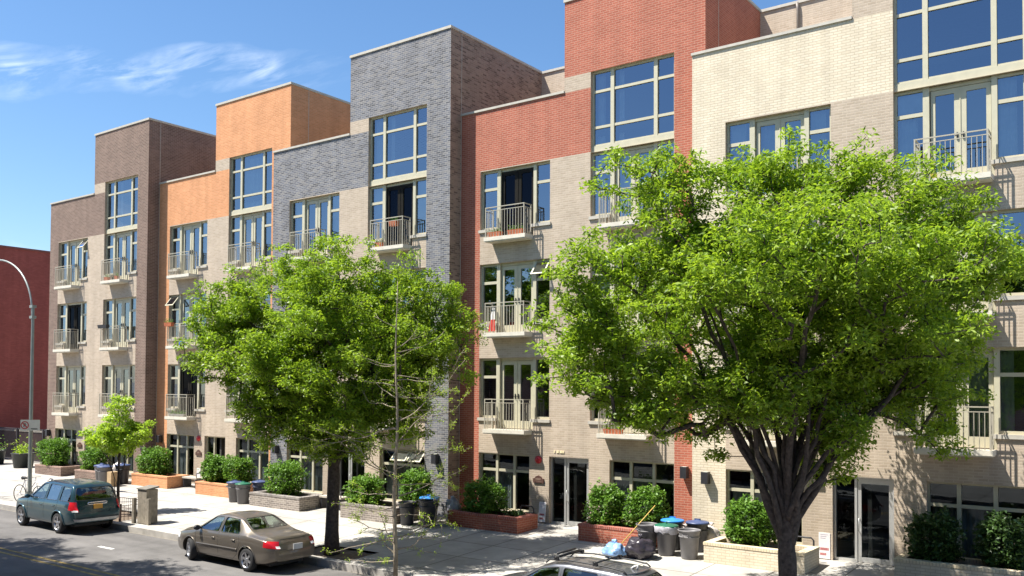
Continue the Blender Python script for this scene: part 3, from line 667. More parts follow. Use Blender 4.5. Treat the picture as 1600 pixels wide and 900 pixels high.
crown_tree('leaf', (-18.25, -5.9), [(0, 0, -.2), (0, 0, .5), (.02, 0, 1.2), (.03, .02, 1.9), (.02, .02, 2.4), (.0, .02, 2.8), (0, 0, 3.0)],
    [BL(-.1, 0, 6.2, 1.9), BL(-2.2, .1, 6.3, 1.25), BL(-2.9, .1, 7.3, .7), BL(-3.1, 0, 5.4, .85), BL(.7, .1, 7.7, 1.0), BL(-.9, 0, 7.6, .95), BL(2.3, 0, 6.3, 1.3), BL(2.7, .1, 5.0, .95), BL(2.1, -.2, 4.2, 1.0), BL(-1.7, -.2, 3.9, 1.0), BL(.3, -.3, 3.9, 1.1), BL(2.9, .2, 7.0, .6),
     BL(0, -1.8, 5.8, 1.5), BL(0, 1.9, 5.9, 1.5), BL(-1.7, -1.2, 5.3, 1.2), BL(1.7, -1.1, 5.4, 1.2), BL(1.7, .1, 7.2, .95), BL(-2.4, 0, 4.7, .95), BL(-.2, -.3, 3.2, .8), BL(-1.0, -.3, 3.3, .75), BL(1.0, -.3, 3.5, .8), BL(-1.9, .3, 7.1, .9), BL(3.1, .1, 5.8, .8), BL(0, -1.2, 4.3, 1.3), BL(-1.4, .6, 4.4, 1.2), BL(1.4, .6, 4.5, 1.2), BL(-2.6, 0, 6.4, 1.0), BL(.2, -1.4, 7.0, 1.1), BL(0, 3.0, 5.9, 1.3), BL(1.7, 2.5, 5.8, 1.3), BL(-1.6, 2.4, 5.8, 1.1), BL(-.7, -.1, 3.0, .6), BL(.7, -.2, 3.05, .65), BL(-1.7, -.2, 3.3, .7), BL(1.7, 0, 3.5, .8), BL(0, .4, 3.2, .8), BL(-3.45, 0, 5.7, .7), BL(-3.3, .1, 6.7, .6), BL(-3.2, .1, 4.9, .7), BL(-2.6, .1, 3.9, .6)],
    5, 3200, 60, .11, .041, LEAF, tr, rk=.0066, spread=.26, limb_z=5.7, sub=(540, .44), wexp=.40)
tr = empty('young_tree', (-29.6, -5.45, gz(-5.45)-.03), 'slim young tree with lime green leaves behind the dark SUV', 'tree')
crown_tree('leaf', (-29.6, -5.45), [(0, 0, -.1), (0, 0, .8), (.02, .0, 1.5), (0, 0, 1.9)],
    [BL(-.05, 0, 3.7, .42), BL(-.1, 0, 3.0, .55), BL(-.75, 0, 2.55, .42), BL(.55, .1, 2.7, .5), BL(.1, 0, 2.35, .55), BL(-.4, -.3, 2.5, .4), BL(.95, 0, 2.9, .25), BL(-1.05,0,2.75,.22)],
    8, 150, 62, .10, .052, LEAF_Y, tr, rk=.0045, spread=.22, min_r=.005, zmin=1.7)
# trees over the road behind the camera's left: their crowns shade the carriageway
for i, (X, Y, s_, lb) in enumerate(((-31.5, -16.7, 5, 'street tree on the opposite kerb, farthest up the street'), (-26.0, -16.8, 6, 'street tree on the opposite kerb, second from the far end'), (-21.6, -17.2, 9, 'street tree on the opposite kerb, nearest the viewpoint'))):
    tr = empty('street_tree', (X, Y, -.14), lb, 'tree', 'trees along the opposite kerb')
    crown_tree('leaf', (X, Y), [(0, 0, -.2), (0, 0, 1.), (0, 0, 2.), (0, 0, 3.2)], [(0, 0, 8.8, 2.9), (-2.2, .6, 8.6, 2.0), (2.0, -.2, 8.4, 1.8), (0, 1.6, 10.4, 2.0), (.8, .4, 11.8, 1.7), (-1.3, .2, 11.0, 1.8), (0, .3, 6.6, 2.0)], s_, 800, 55, .16, .09, LEAF, tr, rk=.010, spread=.42)
# bare young tree with the first buds, in front of the grey and red fronts
def bare_tree(loc, H, label, seed, r0, brs, lean=(0, 0)):
    rs = random.Random(seed); root = empty('bare_tree', loc, label, 'tree'); w_ = MB(); C = []
    pts = [(lean[0]*(i/12)**1.2+.03*math.sin(i*.9+seed), lean[1]*(i/12)+.02*math.sin(i*1.3), H*i/12) for i in range(13)]
    w_.tube(pts, [max(.006, r0*(1-i/12.6)**.8) for i in range(13)], 8)
    def at(t): i = min(11, int(t*12)); f = t*12-i; a, b_ = pts[i], pts[i+1]; return Vector([a[j]+(b_[j]-a[j])*f for j in range(3)])
    def grow(p, d, L_, r, lev):
        P = [p.copy()]; n = max(4, int(L_/.16))
        for i in range(n):
            d = (d+Vector((rs.gauss(0, .16), rs.gauss(0, .16), rs.gauss(.015, .13)))).normalized(); P.append(P[-1]+d*L_/n)
            if lev < 2 and i > 0 and rs.random() < .38:
                dd = (d+Vector((rs.gauss(0, .8), rs.gauss(0, .8), rs.gauss(.1, .5)))).normalized(); grow(P[-1].copy(), dd, L_*rs.uniform(.2, .42), r*.5, lev+1)
            if rs.random() < (.35 if lev == 0 else .6): C.append((P[-1], 3+int(rs.random()*7)))
        C.append((P[-1], 7)); w_.tube(P, [max(.0055, r*(1-.8*i/n)) for i in range(n+1)], 5)
    for (t_, az_, el_, L_) in brs: grow(at(t_), Vector((math.cos(az_)*math.cos(el_), math.sin(az_)*math.cos(el_), math.sin(el_))), L_, r0*.36*(1.1-t_*.6), 0)
    w_.build('trunk', BARK_L, root)
    rs2 = np.random.RandomState(seed); cc = np.concatenate([np.array(p)[None]+rs2.normal(size=(k_, 3))*.035 for p, k_ in C])
    me = quads_mesh('buds', leaves(cc, rs2, .045, .022, .2, 0), LEAF_Y); link('crown', me, root); return root
az_r = math.radians(36)                         # direction of the picture's right in plan
brs = [(.09, az_r+3.0, .9, .9), (.13, az_r, -.05, 1.3), (.15, az_r+2.8, .15, 1.2), (.2, az_r-.3, .1, .9), (.23, az_r+3.3, -.05, 1.2), (.27, az_r+.3, .0, 1.5), (.33, az_r+3.1, .25, 2.2), (.36, az_r+.1, .22, 2.4), (.42, az_r+2.9, .15, 2.4),
       (.45, az_r-.2, .35, 1.3), (.5, az_r+3.1, -.05, 2.3), (.52, az_r, .12, 2.3), (.56, az_r+.3, -.15, 1.2), (.6, az_r+2.9, .3, 1.0), (.66, az_r, .15, 1.0), (.71, az_r+3.3, .4, .7), (.77, az_r+.2, .5, .9), (.84, az_r+3, .6, .6), (.9, az_r, .7, .5), (.07, az_r+2.5, .5, .8), (.11, az_r+4.4, .2, .9), (.3, az_r+4.7, .2, 1.2), (.4, az_r+1.6, .3, 1.0)]
bare_tree((-14.98, -6.88, -.15), 7.1, 'thin bare tree with first yellow-green buds, in front of the leafy tree', 21, .055, brs+[(.05+.037*i, az_r+(.25 if i % 2 else 2.95)+.13*math.sin(i*2.1), .12*math.sin(i*1.7), 1.3+.5*math.sin(i)) for i in range(20)])
bare_tree((-38.4, -6.3, -.13), 4.6, 'bare twiggy shrub-like tree at the left edge beyond the lamp post', 4, .04, [(.2+.07*i, az_r+(.4 if i % 2 else 2.9)+.2*i, .7, 1.3) for i in range(10)])

# ------------------------------------------------------------------ planters with clipped shrubs
def planter(x0, x1, yf, d, h, mat, matc, label):
    zb = gz(yf)-.06; root = empty('planter', ((x0+x1)/2, yf+d/2, zb), label, 'planter', 'brick planters along the fronts'); W = (x1-x0)/2; t_ = .2; D = d/2; H = h+.06
    v = MB(); c = .07
    v.box(-W, W, -D, -D+t_, 0, H-c); v.box(-W, -W+t_, -D+t_, D, 0, H-c); v.box(W-t_, W, -D+t_, D, 0, H-c); v.box(-W+t_, W-t_, D-t_, D, 0, H-c); v.build('wall', mat, root)
    v = MB(); e = .012; v.box(-W-e, W+e, -D-e, -D+t_, H-c, H); v.box(-W-e, -W+t_, -D+t_, D, H-c, H); v.box(W-t_, W+e, -D+t_, D, H-c, H); v.box(-W+t_, W-t_, D-t_, D, H-c, H); v.build('coping', matc, root)
    v = MB(); v.box(-W+t_+.001, W-t_-.001, -D+t_+.001, D-t_-.001, H-.2, H-.1); v.build('soil', SOIL, root); return root
def shrub_mesh(seed, n=5200, boxy=.75, mat=None, ln=.085, wd=.045):
    rs = np.random.RandomState(seed); out, dirs = [], []
    d = rs.normal(size=(n, 3)); d /= np.linalg.norm(d, axis=1)[:, None]
    for i in range(n):
        x = d[i]; q = np.sign(x)*np.abs(x)**boxy; q = q/np.max([np.linalg.norm(q)**.6, 1e-3])
        l = 1+.34*noise.noise(Vector((x[0]*2.0+seed, x[1]*2.0, x[2]*2.0)))+.30*noise.noise(Vector((x[0]*5+seed, x[1]*6, x[2]*6)))
        out.append(q*l*(1-.45*rs.rand()**1.6)); dirs.append(x)
    C = np.array(out)*.5; D_ = np.array(dirs)
    return C, D_, rs
def shrub(x, y, r, ry, z0, z1, seed, label, mat=LEAF_S, group='clipped shrubs in the planters', n=4200):
    root = empty('shrub', (x, y, z0), label, 'shrub', group)
    C, D_, rs = shrub_mesh(seed, n); H = z1-z0
    C = C*np.array([2*r*.92, 2*ry*.92, H*.98])+np.array([0, 0, H*.53]); C = C[C[:, 2] > .02]; D_ = D_[:len(C)]
    V = leaves(C, rs, .10, .056, .9, .05, outward=D_*.6)
    link('foliage', quads_mesh('foliage', V, mat), root)
    s_ = MB()
    for i in range(7):
        a = i*.9; s_.tube([(.05*math.cos(a), .05*math.sin(a), 0), (.35*r*math.cos(a), .35*ry*math.sin(a), H*.35), (.6*r*math.cos(a), .6*ry*math.sin(a), H*.7)], [.018, .012, .006], 5)
    s_.build('stem', BARK, root); return root
def solder(nm, cols, mo): return brick(nm, cols, mo, bw=.205, bh=.068, soldier=True)
S_BROWN = solder('brown_soldier_brick', [(.20, .12, .09), (.28, .17, .13), (.35, .22, .17)], (.42, .36, .31))
S_ORANGE = solder('orange_soldier_brick', [(.50, .22, .10), (.58, .26, .12), (.64, .30, .14)], (.5, .32, .2))
S_GREY = solder('grey_soldier_brick', [(.13, .12, .12), (.2, .18, .17), (.28, .25, .22)], (.42, .38, .34))
S_RED = solder('red_soldier_brick', [(.28, .07, .05), (.36, .10, .07), (.42, .13, .09)], (.45, .3, .25))
S_CREAM = solder('cream_soldier_brick', [(.60, .50, .33), (.68, .57, .40), (.74, .64, .46)], (.45, .38, .27))
P_GREY = brick('planter_grey_brick', [(.13, .11, .10), (.19, .165, .15), (.27, .23, .20), (.33, .29, .25)], (.47, .42, .37))
planter(-44.3, -41.85, -1.2, 1.0, .45, B_BROWN, S_BROWN, 'low brown brick planter at the far left end of the terrace')
planter(-40.3, -38.3, -1.35, 1.1, .45, B_BROWN, S_BROWN, 'low brown brick planter left of the bins by the brown tower')
planter(-36.1, -33.45, -1.07, 1.05, .50, B_ORANGE, S_ORANGE, 'orange brick planter with one round shrub, left of the bench')
planter(-31.15, -28.75, -1.3, 1.05, .50, B_ORANGE, S_ORANGE, 'orange brick planter under two shrubs, left of the grey bins')
planter(-26.85, -24.15, -2.0, 1.05, .48, P_GREY, S_GREY, 'speckled grey brick planter behind the tan sedan')
planter(-22.05, -19.6, -2.05, 1.15, .50, P_GREY, S_GREY, 'grey brick planter between the tree trunk and the blue lidded bin')
planter(-18.0, -15.35, -1.35, 1.05, .47, B_RED, S_RED, 'dark red brick planter in tree shade left of the red front door')
planter(-13.35, -11.1, -1.2, 1.05, .48, B_RED, S_RED, 'red brick planter with two bright shrubs right of the glass door')
planter(-9.3, -6.8, -1.82, 1.1, .50, B_CREAM, S_CREAM, 'pale cream brick planter behind the trunk of the biggest tree')
planter(-4.95, -1.9, -1.3, 1.1, .50, B_CREAM, S_CREAM, 'shaded cream brick planter at the right edge')
SH = [(-43.35, -.75, 1.1, .6, .3, 1.80, 'bushy shrub at the far left, beside the lamp post'), (-39.7, -.75, .85, .55, .35, 1.55, 'round shrub behind the lime green young tree'),
      (-35.3, -.45, .98, .6, .35, 1.65, 'round shrub spilling over the orange brick planter beside the bench'), (-30.65, -.75, .62, .5, .4, 1.58, 'left shrub of the pair in the orange planter by the grey bins'),
      (-29.55, -.5, .78, .5, .4, 1.58, 'right shrub of the pair in the orange planter by the grey bins'), (-25.75, -1.3, .88, .6, .4, 1.66, 'big round shrub in the grey planter above the tan sedan'),
      (-21.45, -1.45, .72, .55, .4, 1.42, 'shrub just right of the straight tree trunk'), (-19.75, -.9, .55, .5, .4, 1.62, 'shrub beside the blue lidded bin under the open sashes'),
      (-17.05, -.75, .78, .55, .35, 1.50, 'dark shaded shrub in the red planter left of the glass door'), (-12.75, -.65, .62, .5, .35, 1.64, 'left one of the two bright shrubs right of the glass door'),
      (-11.55, -.55, .62, .5, .35, 1.66, 'right one of the two bright shrubs, in front of the red brick pier'), (-8.35, -1.15, .70, .52, .35, 1.66, 'bright shrub in the cream planter left of the biggest trunk'),
      (-4.25, -.75, .6, .5, .4, 1.60, 'left dark shrub in shade at the right edge'), (-2.85, -.7, .6, .5, .4, 1.65, 'rightmost dark shrub in shade, cut by the right edge')]
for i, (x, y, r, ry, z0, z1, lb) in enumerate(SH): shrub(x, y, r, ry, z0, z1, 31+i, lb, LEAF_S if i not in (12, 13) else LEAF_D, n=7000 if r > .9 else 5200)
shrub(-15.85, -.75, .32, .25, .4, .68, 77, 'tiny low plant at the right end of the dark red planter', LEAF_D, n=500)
# ------------------------------------------------------------------ cars
def paint(name, rgb, metal=.5, rough=.28):
    m, t, b = new_mat(name); b.inputs['Base Color'].default_value = (*rgb, 1); b.inputs['Metallic'].default_value = metal; b.inputs['Roughness'].default_value = rough
    b.inputs['Coat Weight'].default_value = .8; b.inputs['Coat Roughness'].default_value = .06
    tcn = node(t, 'ShaderNodeTexCoord'); nz = node(t, 'ShaderNodeTexNoise', i_Scale=1.6, i_Detail=6.0); t.links.new(tcn.outputs['Object'], nz.inputs['Vector'])
    mr = node(t, 'ShaderNodeMapRange'); t.links.new(nz.outputs[0], mr.inputs[0]); mr.inputs[3].default_value = rough-.05; mr.inputs[4].default_value = rough+.14; t.links.new(mr.outputs[0], b.inputs['Roughness'])
    return m
CARGLASS = glass('car_glass', .10, (.85, .93, 1), (.55, .63, .58), fres=.14)
CARGLASSD = glass('tinted_car_glass', .10, (.85, .93, 1), (.12, .14, .14), fres=.25)
RUB = plain('tyre_rubber', (.018, .018, .019), .85); TRIM = plain('black_trim', (.022, .022, .024), .55); CHROME = plain('bright_metal', (.72, .72, .74), .18, metal=1, var=.02)
RIMM = plain('alloy_rim', (.50, .50, .52), .3, metal=.9, var=.03); TAIL = plain('tail_lens', (.45, .012, .02), .15, var=.1); LENS = plain('head_lens', (.65, .67, .68), .1, var=.1); CABIN = plain('cabin_fabric', (.16, .15, .14), .9)
PLATEO = plain('orange_plate', (.62, .32, .05), .5); PLATEW = plain('white_plate', (.55, .55, .55), .5)
def smooth_curve(pts, sig=.07):
    xs = np.array([p[0] for p in pts], float); ys = np.array([p[1] for p in pts], float)
    X = np.linspace(xs[0]-.6, xs[-1]+.6, 1600); Y = np.interp(X, xs, ys); dx = X[1]-X[0]; n = int(3*sig/dx)
    kx = np.arange(-n, n+1)*dx; kk = np.exp(-kx**2/(2*sig*sig)); kk /= kk.sum(); Yp = np.pad(Y, n, mode='edge'); Ys = np.convolve(Yp, kk, 'valid')
    return lambda x: float(np.interp(x, X, Ys))
class Car:
    def __init__(s, sp, shrink=0.):
        s.sp = sp; s.sh = shrink
        s.zt = smooth_curve(sp['zt'], .05); s.zb = smooth_curve(sp['zb'], .09); s.w = smooth_curve(sp['w'], .10); s.wt = smooth_curve(sp['wt'], .07); s.z0 = smooth_curve(sp['z0'], .05)
    def section(s, x):
        zt, zb, w, wt, z0 = s.zt(x)-s.sh*.8, s.zb(x), s.w(x)-s.sh, s.wt(x)-s.sh, s.z0(x)
        zb = min(zb, zt-.02); zr = max(zt-.055, zb+.01)
        P = [(0, z0), (w*.86, z0), (w*.955, z0+.07), (w*.985, z0+.22), (w, z0+(zb-z0)*.55), (w*.985, zb-.10), (w*.955, zb-.015), (wt+(w*.945-wt)*.94, zb+.02*(zr > zb+.1)), (wt+.015, zr-.02), (wt-.05, zr+.02), (wt*.6, zt-.012), (0, zt)]
        for _ in range(2):
            Q = [P[0]]
            for a, b_ in zip(P[:-1], P[1:]): Q += [(a[0]*.75+b_[0]*.25, a[1]*.75+b_[1]*.25), (a[0]*.25+b_[0]*.75, a[1]*.25+b_[1]*.75)]
            P = Q+[P[-1]]
        return P
    def hw(s, x, z):
        P = s.section(x); best = 0
        for a, b_ in zip(P[:-1], P[1:]):
            lo, hi = sorted((a[1], b_[1]))
            if lo <= z <= hi and hi-lo > 1e-6: best = max(best, a[0]+(b_[0]-a[0])*(z-a[1])/(b_[1]-a[1]))
        return best
    def ztop(s, x, y):
        P = s.section(x)
        for a, b_ in zip(P[::-1][:-1], P[::-1][1:]):
            if a[0] <= abs(y) <= b_[0]: return a[1]+(b_[1]-a[1])*(abs(y)-a[0])/max(b_[0]-a[0], 1e-6)
        return P[-1][1]
    def xsurf(s, y, z, xa, xb):
        """x where the skin passes (y, z) going from the outside xa to the inside xb"""
        for _ in range(26):
            xm = (xa+xb)/2
            if s.hw(xm, z) > abs(y): xb = xm
            else: xa = xm
        return (xa+xb)/2
    def solid(s, x0, x1, n=90, zcut=None):
        mb = MB(); rings = []
        ts = [.5-.5*math.cos(math.pi*i/(n-1)) for i in range(n)]; ts = [.5*t_+.5*i/(n-1) for i, t_ in enumerate(ts)]
        for t_ in ts:
            P = s.section(x0+(x1-x0)*t_)
            if zcut: P = [(a, max(b_, zcut)) for a, b_ in P]
            R = [(x0+(x1-x0)*t_, a, b_) for a, b_ in P]+[(x0+(x1-x0)*t_, -a, b_) for a, b_ in P[-2:0:-1]]; rings.append(R)
        m_ = len(rings[0]); mb.v = [p for R in rings for p in R]
        fs = [(i*m_+j, i*m_+(j+1) % m_, (i+1)*m_+(j+1) % m_, (i+1)*m_+j) for i in range(n-1) for j in range(m_)]
        fs += [tuple(range(m_))[::-1], tuple((n-1)*m_+j for j in range(m_))]
        mb.f = fs; mb.m = [0]*len(fs); mb.sm = [True]*len(fs); return mb
def outward(me):
    import bmesh
    bm = bmesh.new(); bm.from_mesh(me)
    if bm.calc_volume(signed=True) < 0: bmesh.ops.reverse_faces(bm, faces=bm.faces); bm.to_mesh(me)
    bm.free()
def boolean(obj, cutters):
    for c in [obj]+cutters: outward(c.data)
    for c in cutters:
        md = obj.modifiers.new('cut', 'BOOLEAN'); md.operation = 'DIFFERENCE'; md.object = c; md.solver = 'EXACT'
    dg = bpy.context.evaluated_depsgraph_get(); me = bpy.data.meshes.new_from_object(obj.evaluated_get(dg)); obj.modifiers.clear(); obj.data = me
    for c in cutters: bpy.data.objects.remove(c)
def tidy_normals(me, ang=35):
    me.polygons.foreach_set('use_smooth', [True]*len(me.polygons))
    import bmesh
    bm = bmesh.new(); bm.from_mesh(me); bmesh.ops.remove_doubles(bm, verts=bm.verts, dist=.0008); bmesh.ops.recalc_face_normals(bm, faces=bm.faces)
    for e in bm.edges:
        e.smooth = not (len(e.link_faces) == 2 and e.calc_face_angle(0) > math.radians(ang))
    bm.to_mesh(me); bm.free()
def prism(poly, axis, a, b_):
    """closed prism over a polygon; axis 'y': poly in (x,z); axis 'x': poly in (y,z)"""
    mb = MB(); n = len(poly)
    f = (lambda p, h: (p[0], h, p[1])) if axis == 'y' else (lambda p, h: (h, p[0], p[1]))
    mb.v = [f(p, a) for p in poly]+[f(p, b_) for p in poly]
    mb.f = [tuple(range(n))[::-1], tuple(range(n, 2*n))]+[(i, (i+1) % n, n+(i+1) % n, n+i) for i in range(n)]; mb.m = [0]*len(mb.f); mb.sm = [False]*len(mb.f)
    return mb
def patch_side(car, quad, side, off=.004, nu=14, nv=8, mb=None, mi=0):
    """quad in (x,z), corners in order bl, br, tr, tl, laid on the flank"""
    mb = mb or MB(); vs = []
    for j in range(nv+1):
        for i in range(nu+1):
            u, v = i/nu, j/nv; bl, br, tr_, tl = quad
            x = (bl[0]*(1-u)+br[0]*u)*(1-v)+(tl[0]*(1-u)+tr_[0]*u)*v; z = (bl[1]*(1-u)+br[1]*u)*(1-v)+(tl[1]*(1-u)+tr_[1]*u)*v
            vs.append((x, side*(car.hw(x, z)+off), z))
    mb.add(vs, [(j*(nu+1)+i, j*(nu+1)+i+1, (j+1)*(nu+1)+i+1, (j+1)*(nu+1)+i) for j in range(nv) for i in range(nu)], mi, True); return mb
def patch_end(car, quad, xa, xb, off=.004, nu=14, nv=8, mb=None, mi=0):
    mb = mb or MB(); vs = []; sg = 1 if xa > xb else -1
    for j in range(nv+1):
        for i in range(nu+1):
            u, v = i/nu, j/nv; bl, br, tr_, tl = quad
            y = (bl[0]*(1-u)+br[0]*u)*(1-v)+(tl[0]*(1-u)+tr_[0]*u)*v; z = (bl[1]*(1-u)+br[1]*u)*(1-v)+(tl[1]*(1-u)+tr_[1]*u)*v
            vs.append((car.xsurf(y, z, xa, xb)+sg*off, y, z))
    mb.add(vs, [(j*(nu+1)+i, j*(nu+1)+i+1, (j+1)*(nu+1)+i+1, (j+1)*(nu+1)+i) for j in range(nv) for i in range(nu)], mi, True); return mb
def side_line(car, pts, side, r=.006, off=0., mb=None, n=10):
    mb = mb or MB(); P = []
    for a, b_ in zip(pts[:-1], pts[1:]):
        for i in range(n): t_ = i/n; x = a[0]+(b_[0]-a[0])*t_; z = a[1]+(b_[1]-a[1])*t_; P.append((x, side*(car.hw(x, z)+off), z))
    x, z = pts[-1]; P.append((x, side*(car.hw(x, z)+off), z)); mb.tube(P, r, 5); return mb
def end_line(car, pts, xa, xb, r=.006, mb=None, n=10, off=0.):
    mb = mb or MB(); P = []; sg = 1 if xa > xb else -1
    for a, b_ in zip(pts[:-1], pts[1:]):
        for i in range(n): t_ = i/n; y = a[0]+(b_[0]-a[0])*t_; z = a[1]+(b_[1]-a[1])*t_; P.append((car.xsurf(y, z, xa, xb)+sg*off, y, z))
    y, z = pts[-1]; P.append((car.xsurf(y, z, xa, xb)+sg*off, y, z)); mb.tube(P, r, 5); return mb
def rounded(poly, r=.05, k=4):
    out = []; n = len(poly)
    for i in range(n):
        p0, p, p1 = Vector(poly[i-1]), Vector(poly[i]), Vector(poly[(i+1) % n]); a = p+(p0-p).normalized()*min(r, (p0-p).length*.4); b_ = p+(p1-p).normalized()*min(r, (p1-p).length*.4)
        for j in range(k+1): t_ = j/k; q = a*(1-t_)**2+p*2*t_*(1-t_)+b_*t_**2; out.append((q.x, q.y))
    return out
def wheel(parent, x, y, r, side, rw=.20, spokes=5, steer=0, cover=False):
    t_ = MB(); w_ = rw/2; t_.lathe([(r*.66, -w_), (r*.9, -w_), (r*.975, -w_*.8), (r, -w_*.45), (r, w_*.45), (r*.975, w_*.8), (r*.9, w_), (r*.66, w_)], n=32, axis='y')
    wh = empty_child('wheel', parent, (x, y, r), steer)
    t_.build('tyre', RUB, wh)
    m_ = MB(); yo = side*w_
    m_.lathe([(r*.67, yo*1.02), (r*.64, yo*.98), (r*.60, yo*.55), (r*.60, -yo*.9)], n=32, axis='y')
    hb = MB()
    m_.lathe([(0.001, yo*.80), (r*.14, yo*.80), (r*.17, yo*.62)], n=16, axis='y')
    for i in range(spokes):
        a = 2*math.pi*i/spokes+.3; ca, sa = math.cos(a), math.sin(a); px, pz = -sa, ca; w0, w1 = r*.13, r*.085
        vs = []
        for rr, ww, yy in ((r*.10, w0, yo*.72), (r*.62, w1, yo*.90)):
            for s_ in (-1, 1):
                for dy in (0, -yo*.18): vs.append((ca*rr+px*ww*s_, yy+dy, sa*rr+pz*ww*s_))
        m_.add(vs, [(0, 2, 6, 4), (1, 5, 7, 3), (0, 4, 5, 1), (2, 3, 7, 6)], 0)
    m_.build('rim', RIMM, wh)
    d_ = MB(); d_.lathe([(0.001, yo*.2), (r*.5, yo*.2), (r*.60, yo*.1)], n=24, axis='y'); d_.build('brake_disc', TRIM, wh)
    return wh
def empty_child(name, parent, loc, rz=0):
    o = bpy.data.objects.new(name, None); col.objects.link(o); o.location = loc; o.rotation_euler = (0, 0, rz); o.parent = parent; o.empty_display_size = .2; return o
def build_car(sp, loc, rz, label, scale=1.):
    root = empty(sp['name'], loc, label, sp['cat'], None, rz); root.scale = (scale,)*3
    car = Car(sp); L2 = sp['L']/2; r = sp['r']; wx = sp['wheels']; hwm = sp['W']/2
    me = car.solid(-L2, L2).mesh('body', sp['paint']); body = link('body', me)
    cut = []
    inner = Car(sp, .055); cx0, cx1 = sp['cabin']; cut.append(link('cut', inner.solid(cx0, cx1, 50, sp['floor']).mesh('cut', [])))
    for q in sp['side_w']: cut.append(link('cut', prism(rounded(q, .06), 'y', -2, 2).mesh('cut', [])))
    if sp.get('ws'): cut.append(link('cut', prism(rounded(sp['ws'], .07), 'x', sp['ws_x'], L2+.5).mesh('cut', [])))
    if sp.get('rw'): cut.append(link('cut', prism(rounded(sp['rw'], .07), 'x', -L2-.5, sp['rw_x']).mesh('cut', [])))
    for x in wx:
        for s_ in (-1, 1):
            mb = MB(); n = 36; R = r*1.16
            ring = [(x+R*math.cos(2*math.pi*i/n), r*1.0+R*math.sin(2*math.pi*i/n)) for i in range(n)]
            cut.append(link('cut', prism(ring, 'y', *sorted((s_*(hwm-.30), s_*(hwm+.3)))).mesh('cut', [])))
    boolean(body, cut); tidy_normals(body.data); body.data.name = 'body'
    if not body.data.materials: body.data.materials.append(sp['paint'])
    body.parent = root
    ua = MB(); ua.box(-L2+.35, L2-.35, -hwm+.32, hwm-.32, sp['z0'][2][1]-.03, sp['floor']-.02); ua.build('underbody', TRIM, root)
    # glass, trims
    def grow(q, d):
        c = Vector((sum(p[0] for p in q)/4, sum(p[1] for p in q)/4)); return [tuple(Vector(p)+(Vector(p)-c).normalized()*d) for p in q]
    for s_ in (-1, 1):
        for q, gm in zip(sp['side_w'], sp['side_g']):
            g_ = patch_side(car, grow(q, .02), s_, -.014).build('side_window', gm, root)
            R = rounded(q, .06, 5); side_line(car, R+[R[0]], s_, .010, -.004, n=2).build('window_seal', TRIM, g_)
    if sp.get('ws'):
        q = sp['ws']; g_ = patch_end(car, grow(q, .02), L2+.1, 0, -.014).build('windscreen', CARGLASS, root); R = rounded(q, .07, 5); end_line(car, R+[R[0]], L2+.1, 0, .010, n=2).build('window_seal', TRIM, g_)
    if sp.get('rw'):
        q = sp['rw']; g_ = patch_end(car, grow(q, .02), -L2-.1, 0, -.014).build('rear_window', sp.get('rw_g', CARGLASS), root); R = rounded(q, .07, 5); end_line(car, R+[R[0]], -L2-.1, 0, .010, n=2).build('window_seal', TRIM, g_)
    for x in wx:
        for s_ in (-1, 1): wheel(root, x, s_*(hwm-.105), r, s_, .2, sp['spokes'], sp.get('steer', 0) if x > 0 else 0)
    # seats
    for x, n_ in sp['seats']:
        for y in ((-.36, .36) if n_ == 2 else (-.4, 0, .4)):
            st_ = MB(); zf = sp['floor']; st_.box(-.22, .25, -.23, .23, 0, .22); st_.tube([(-.2, 0, .2), (-.28, 0, .5), (-.33, 0, .68)], [.2, .19, .13], 8); st_.tube([(-.33, 0, .66), (-.35, 0, .80)], [.12, .11], 8)
            st_.build('seat', CABIN, root, (x, y, zf-.05))
    db = MB(); xd = sp['cabin'][1]-.25; db.box(xd-.25, xd+.1, -hwm*.78, hwm*.78, sp['floor']+.25, sp['floor']+.48); db.build('dashboard', TRIM, root)
    sw = MB(); sw.tube([(xd-.38+.06*math.cos(a), .36+.18*math.sin(a), sp['floor']+.46+.17*math.cos(a)) for a in [i*math.pi/8 for i in range(17)]], .014, 6); sw.build('steering_wheel', TRIM, root)
    # door seams and handles, both flanks
    for s_ in (-1, 1):
        mb = MB()
        for ln_ in sp['seams']: side_line(car, ln_, s_, .0055, -.001, mb)
        mb.build('door_seam', TRIM, root)
        for (x, z) in sp['handles']:
            h = MB(); y = car.hw(x, z); h.tube([(x-.08, s_*(y-.01), z), (x-.06, s_*(y+.025), z), (x+.06, s_*(y+.025), z+.004), (x+.08, s_*(y-.01), z+.004)], .013, 6); h.build('door_handle', sp['paint'], root)
        if sp.get('moulding'):
            mb = side_line(car, sp['moulding'], s_, .022, .004, n=30); mb.build('side_moulding', sp.get('mould_m', sp['paint']), root)
        mx_, mz = sp['mirror']; y = car.hw(mx_, mz-.05)
        m_ = MB(); m_.tube([(mx_+.05, s_*(y-.02), mz-.03), (mx_+.03, s_*(y+.08), mz)], [.03, .025], 8)
        vs = []; 
        m_.lathe([(0.001, -.055), (.055, -.05), (.085, -.02), (.085, .03), (.075, .05), (0.001, .052)], (0, 0, 0), 14, axis='y')
        # housing turned so its glass looks backwards
        k0 = len(m_.v)-14*6
        for i_ in range(k0, len(m_.v)):
            px, py, pz = m_.v[i_]; m_.v[i_] = (mx_-py+.02, s_*(y+.15)+px*1.15, mz+pz*.85)
        m_.build('side_mirror', sp.get('mirror_m', TRIM), root)
        g_ = patch_end(car, [(s_*a, b_) for a, b_ in sp['tail']], -L2-.1, -L2+.9, .006); 
        tl = g_; patch_side(car, sp['tail_side'], s_, .006, mb=tl); tl.build('tail_light', TAIL, root)
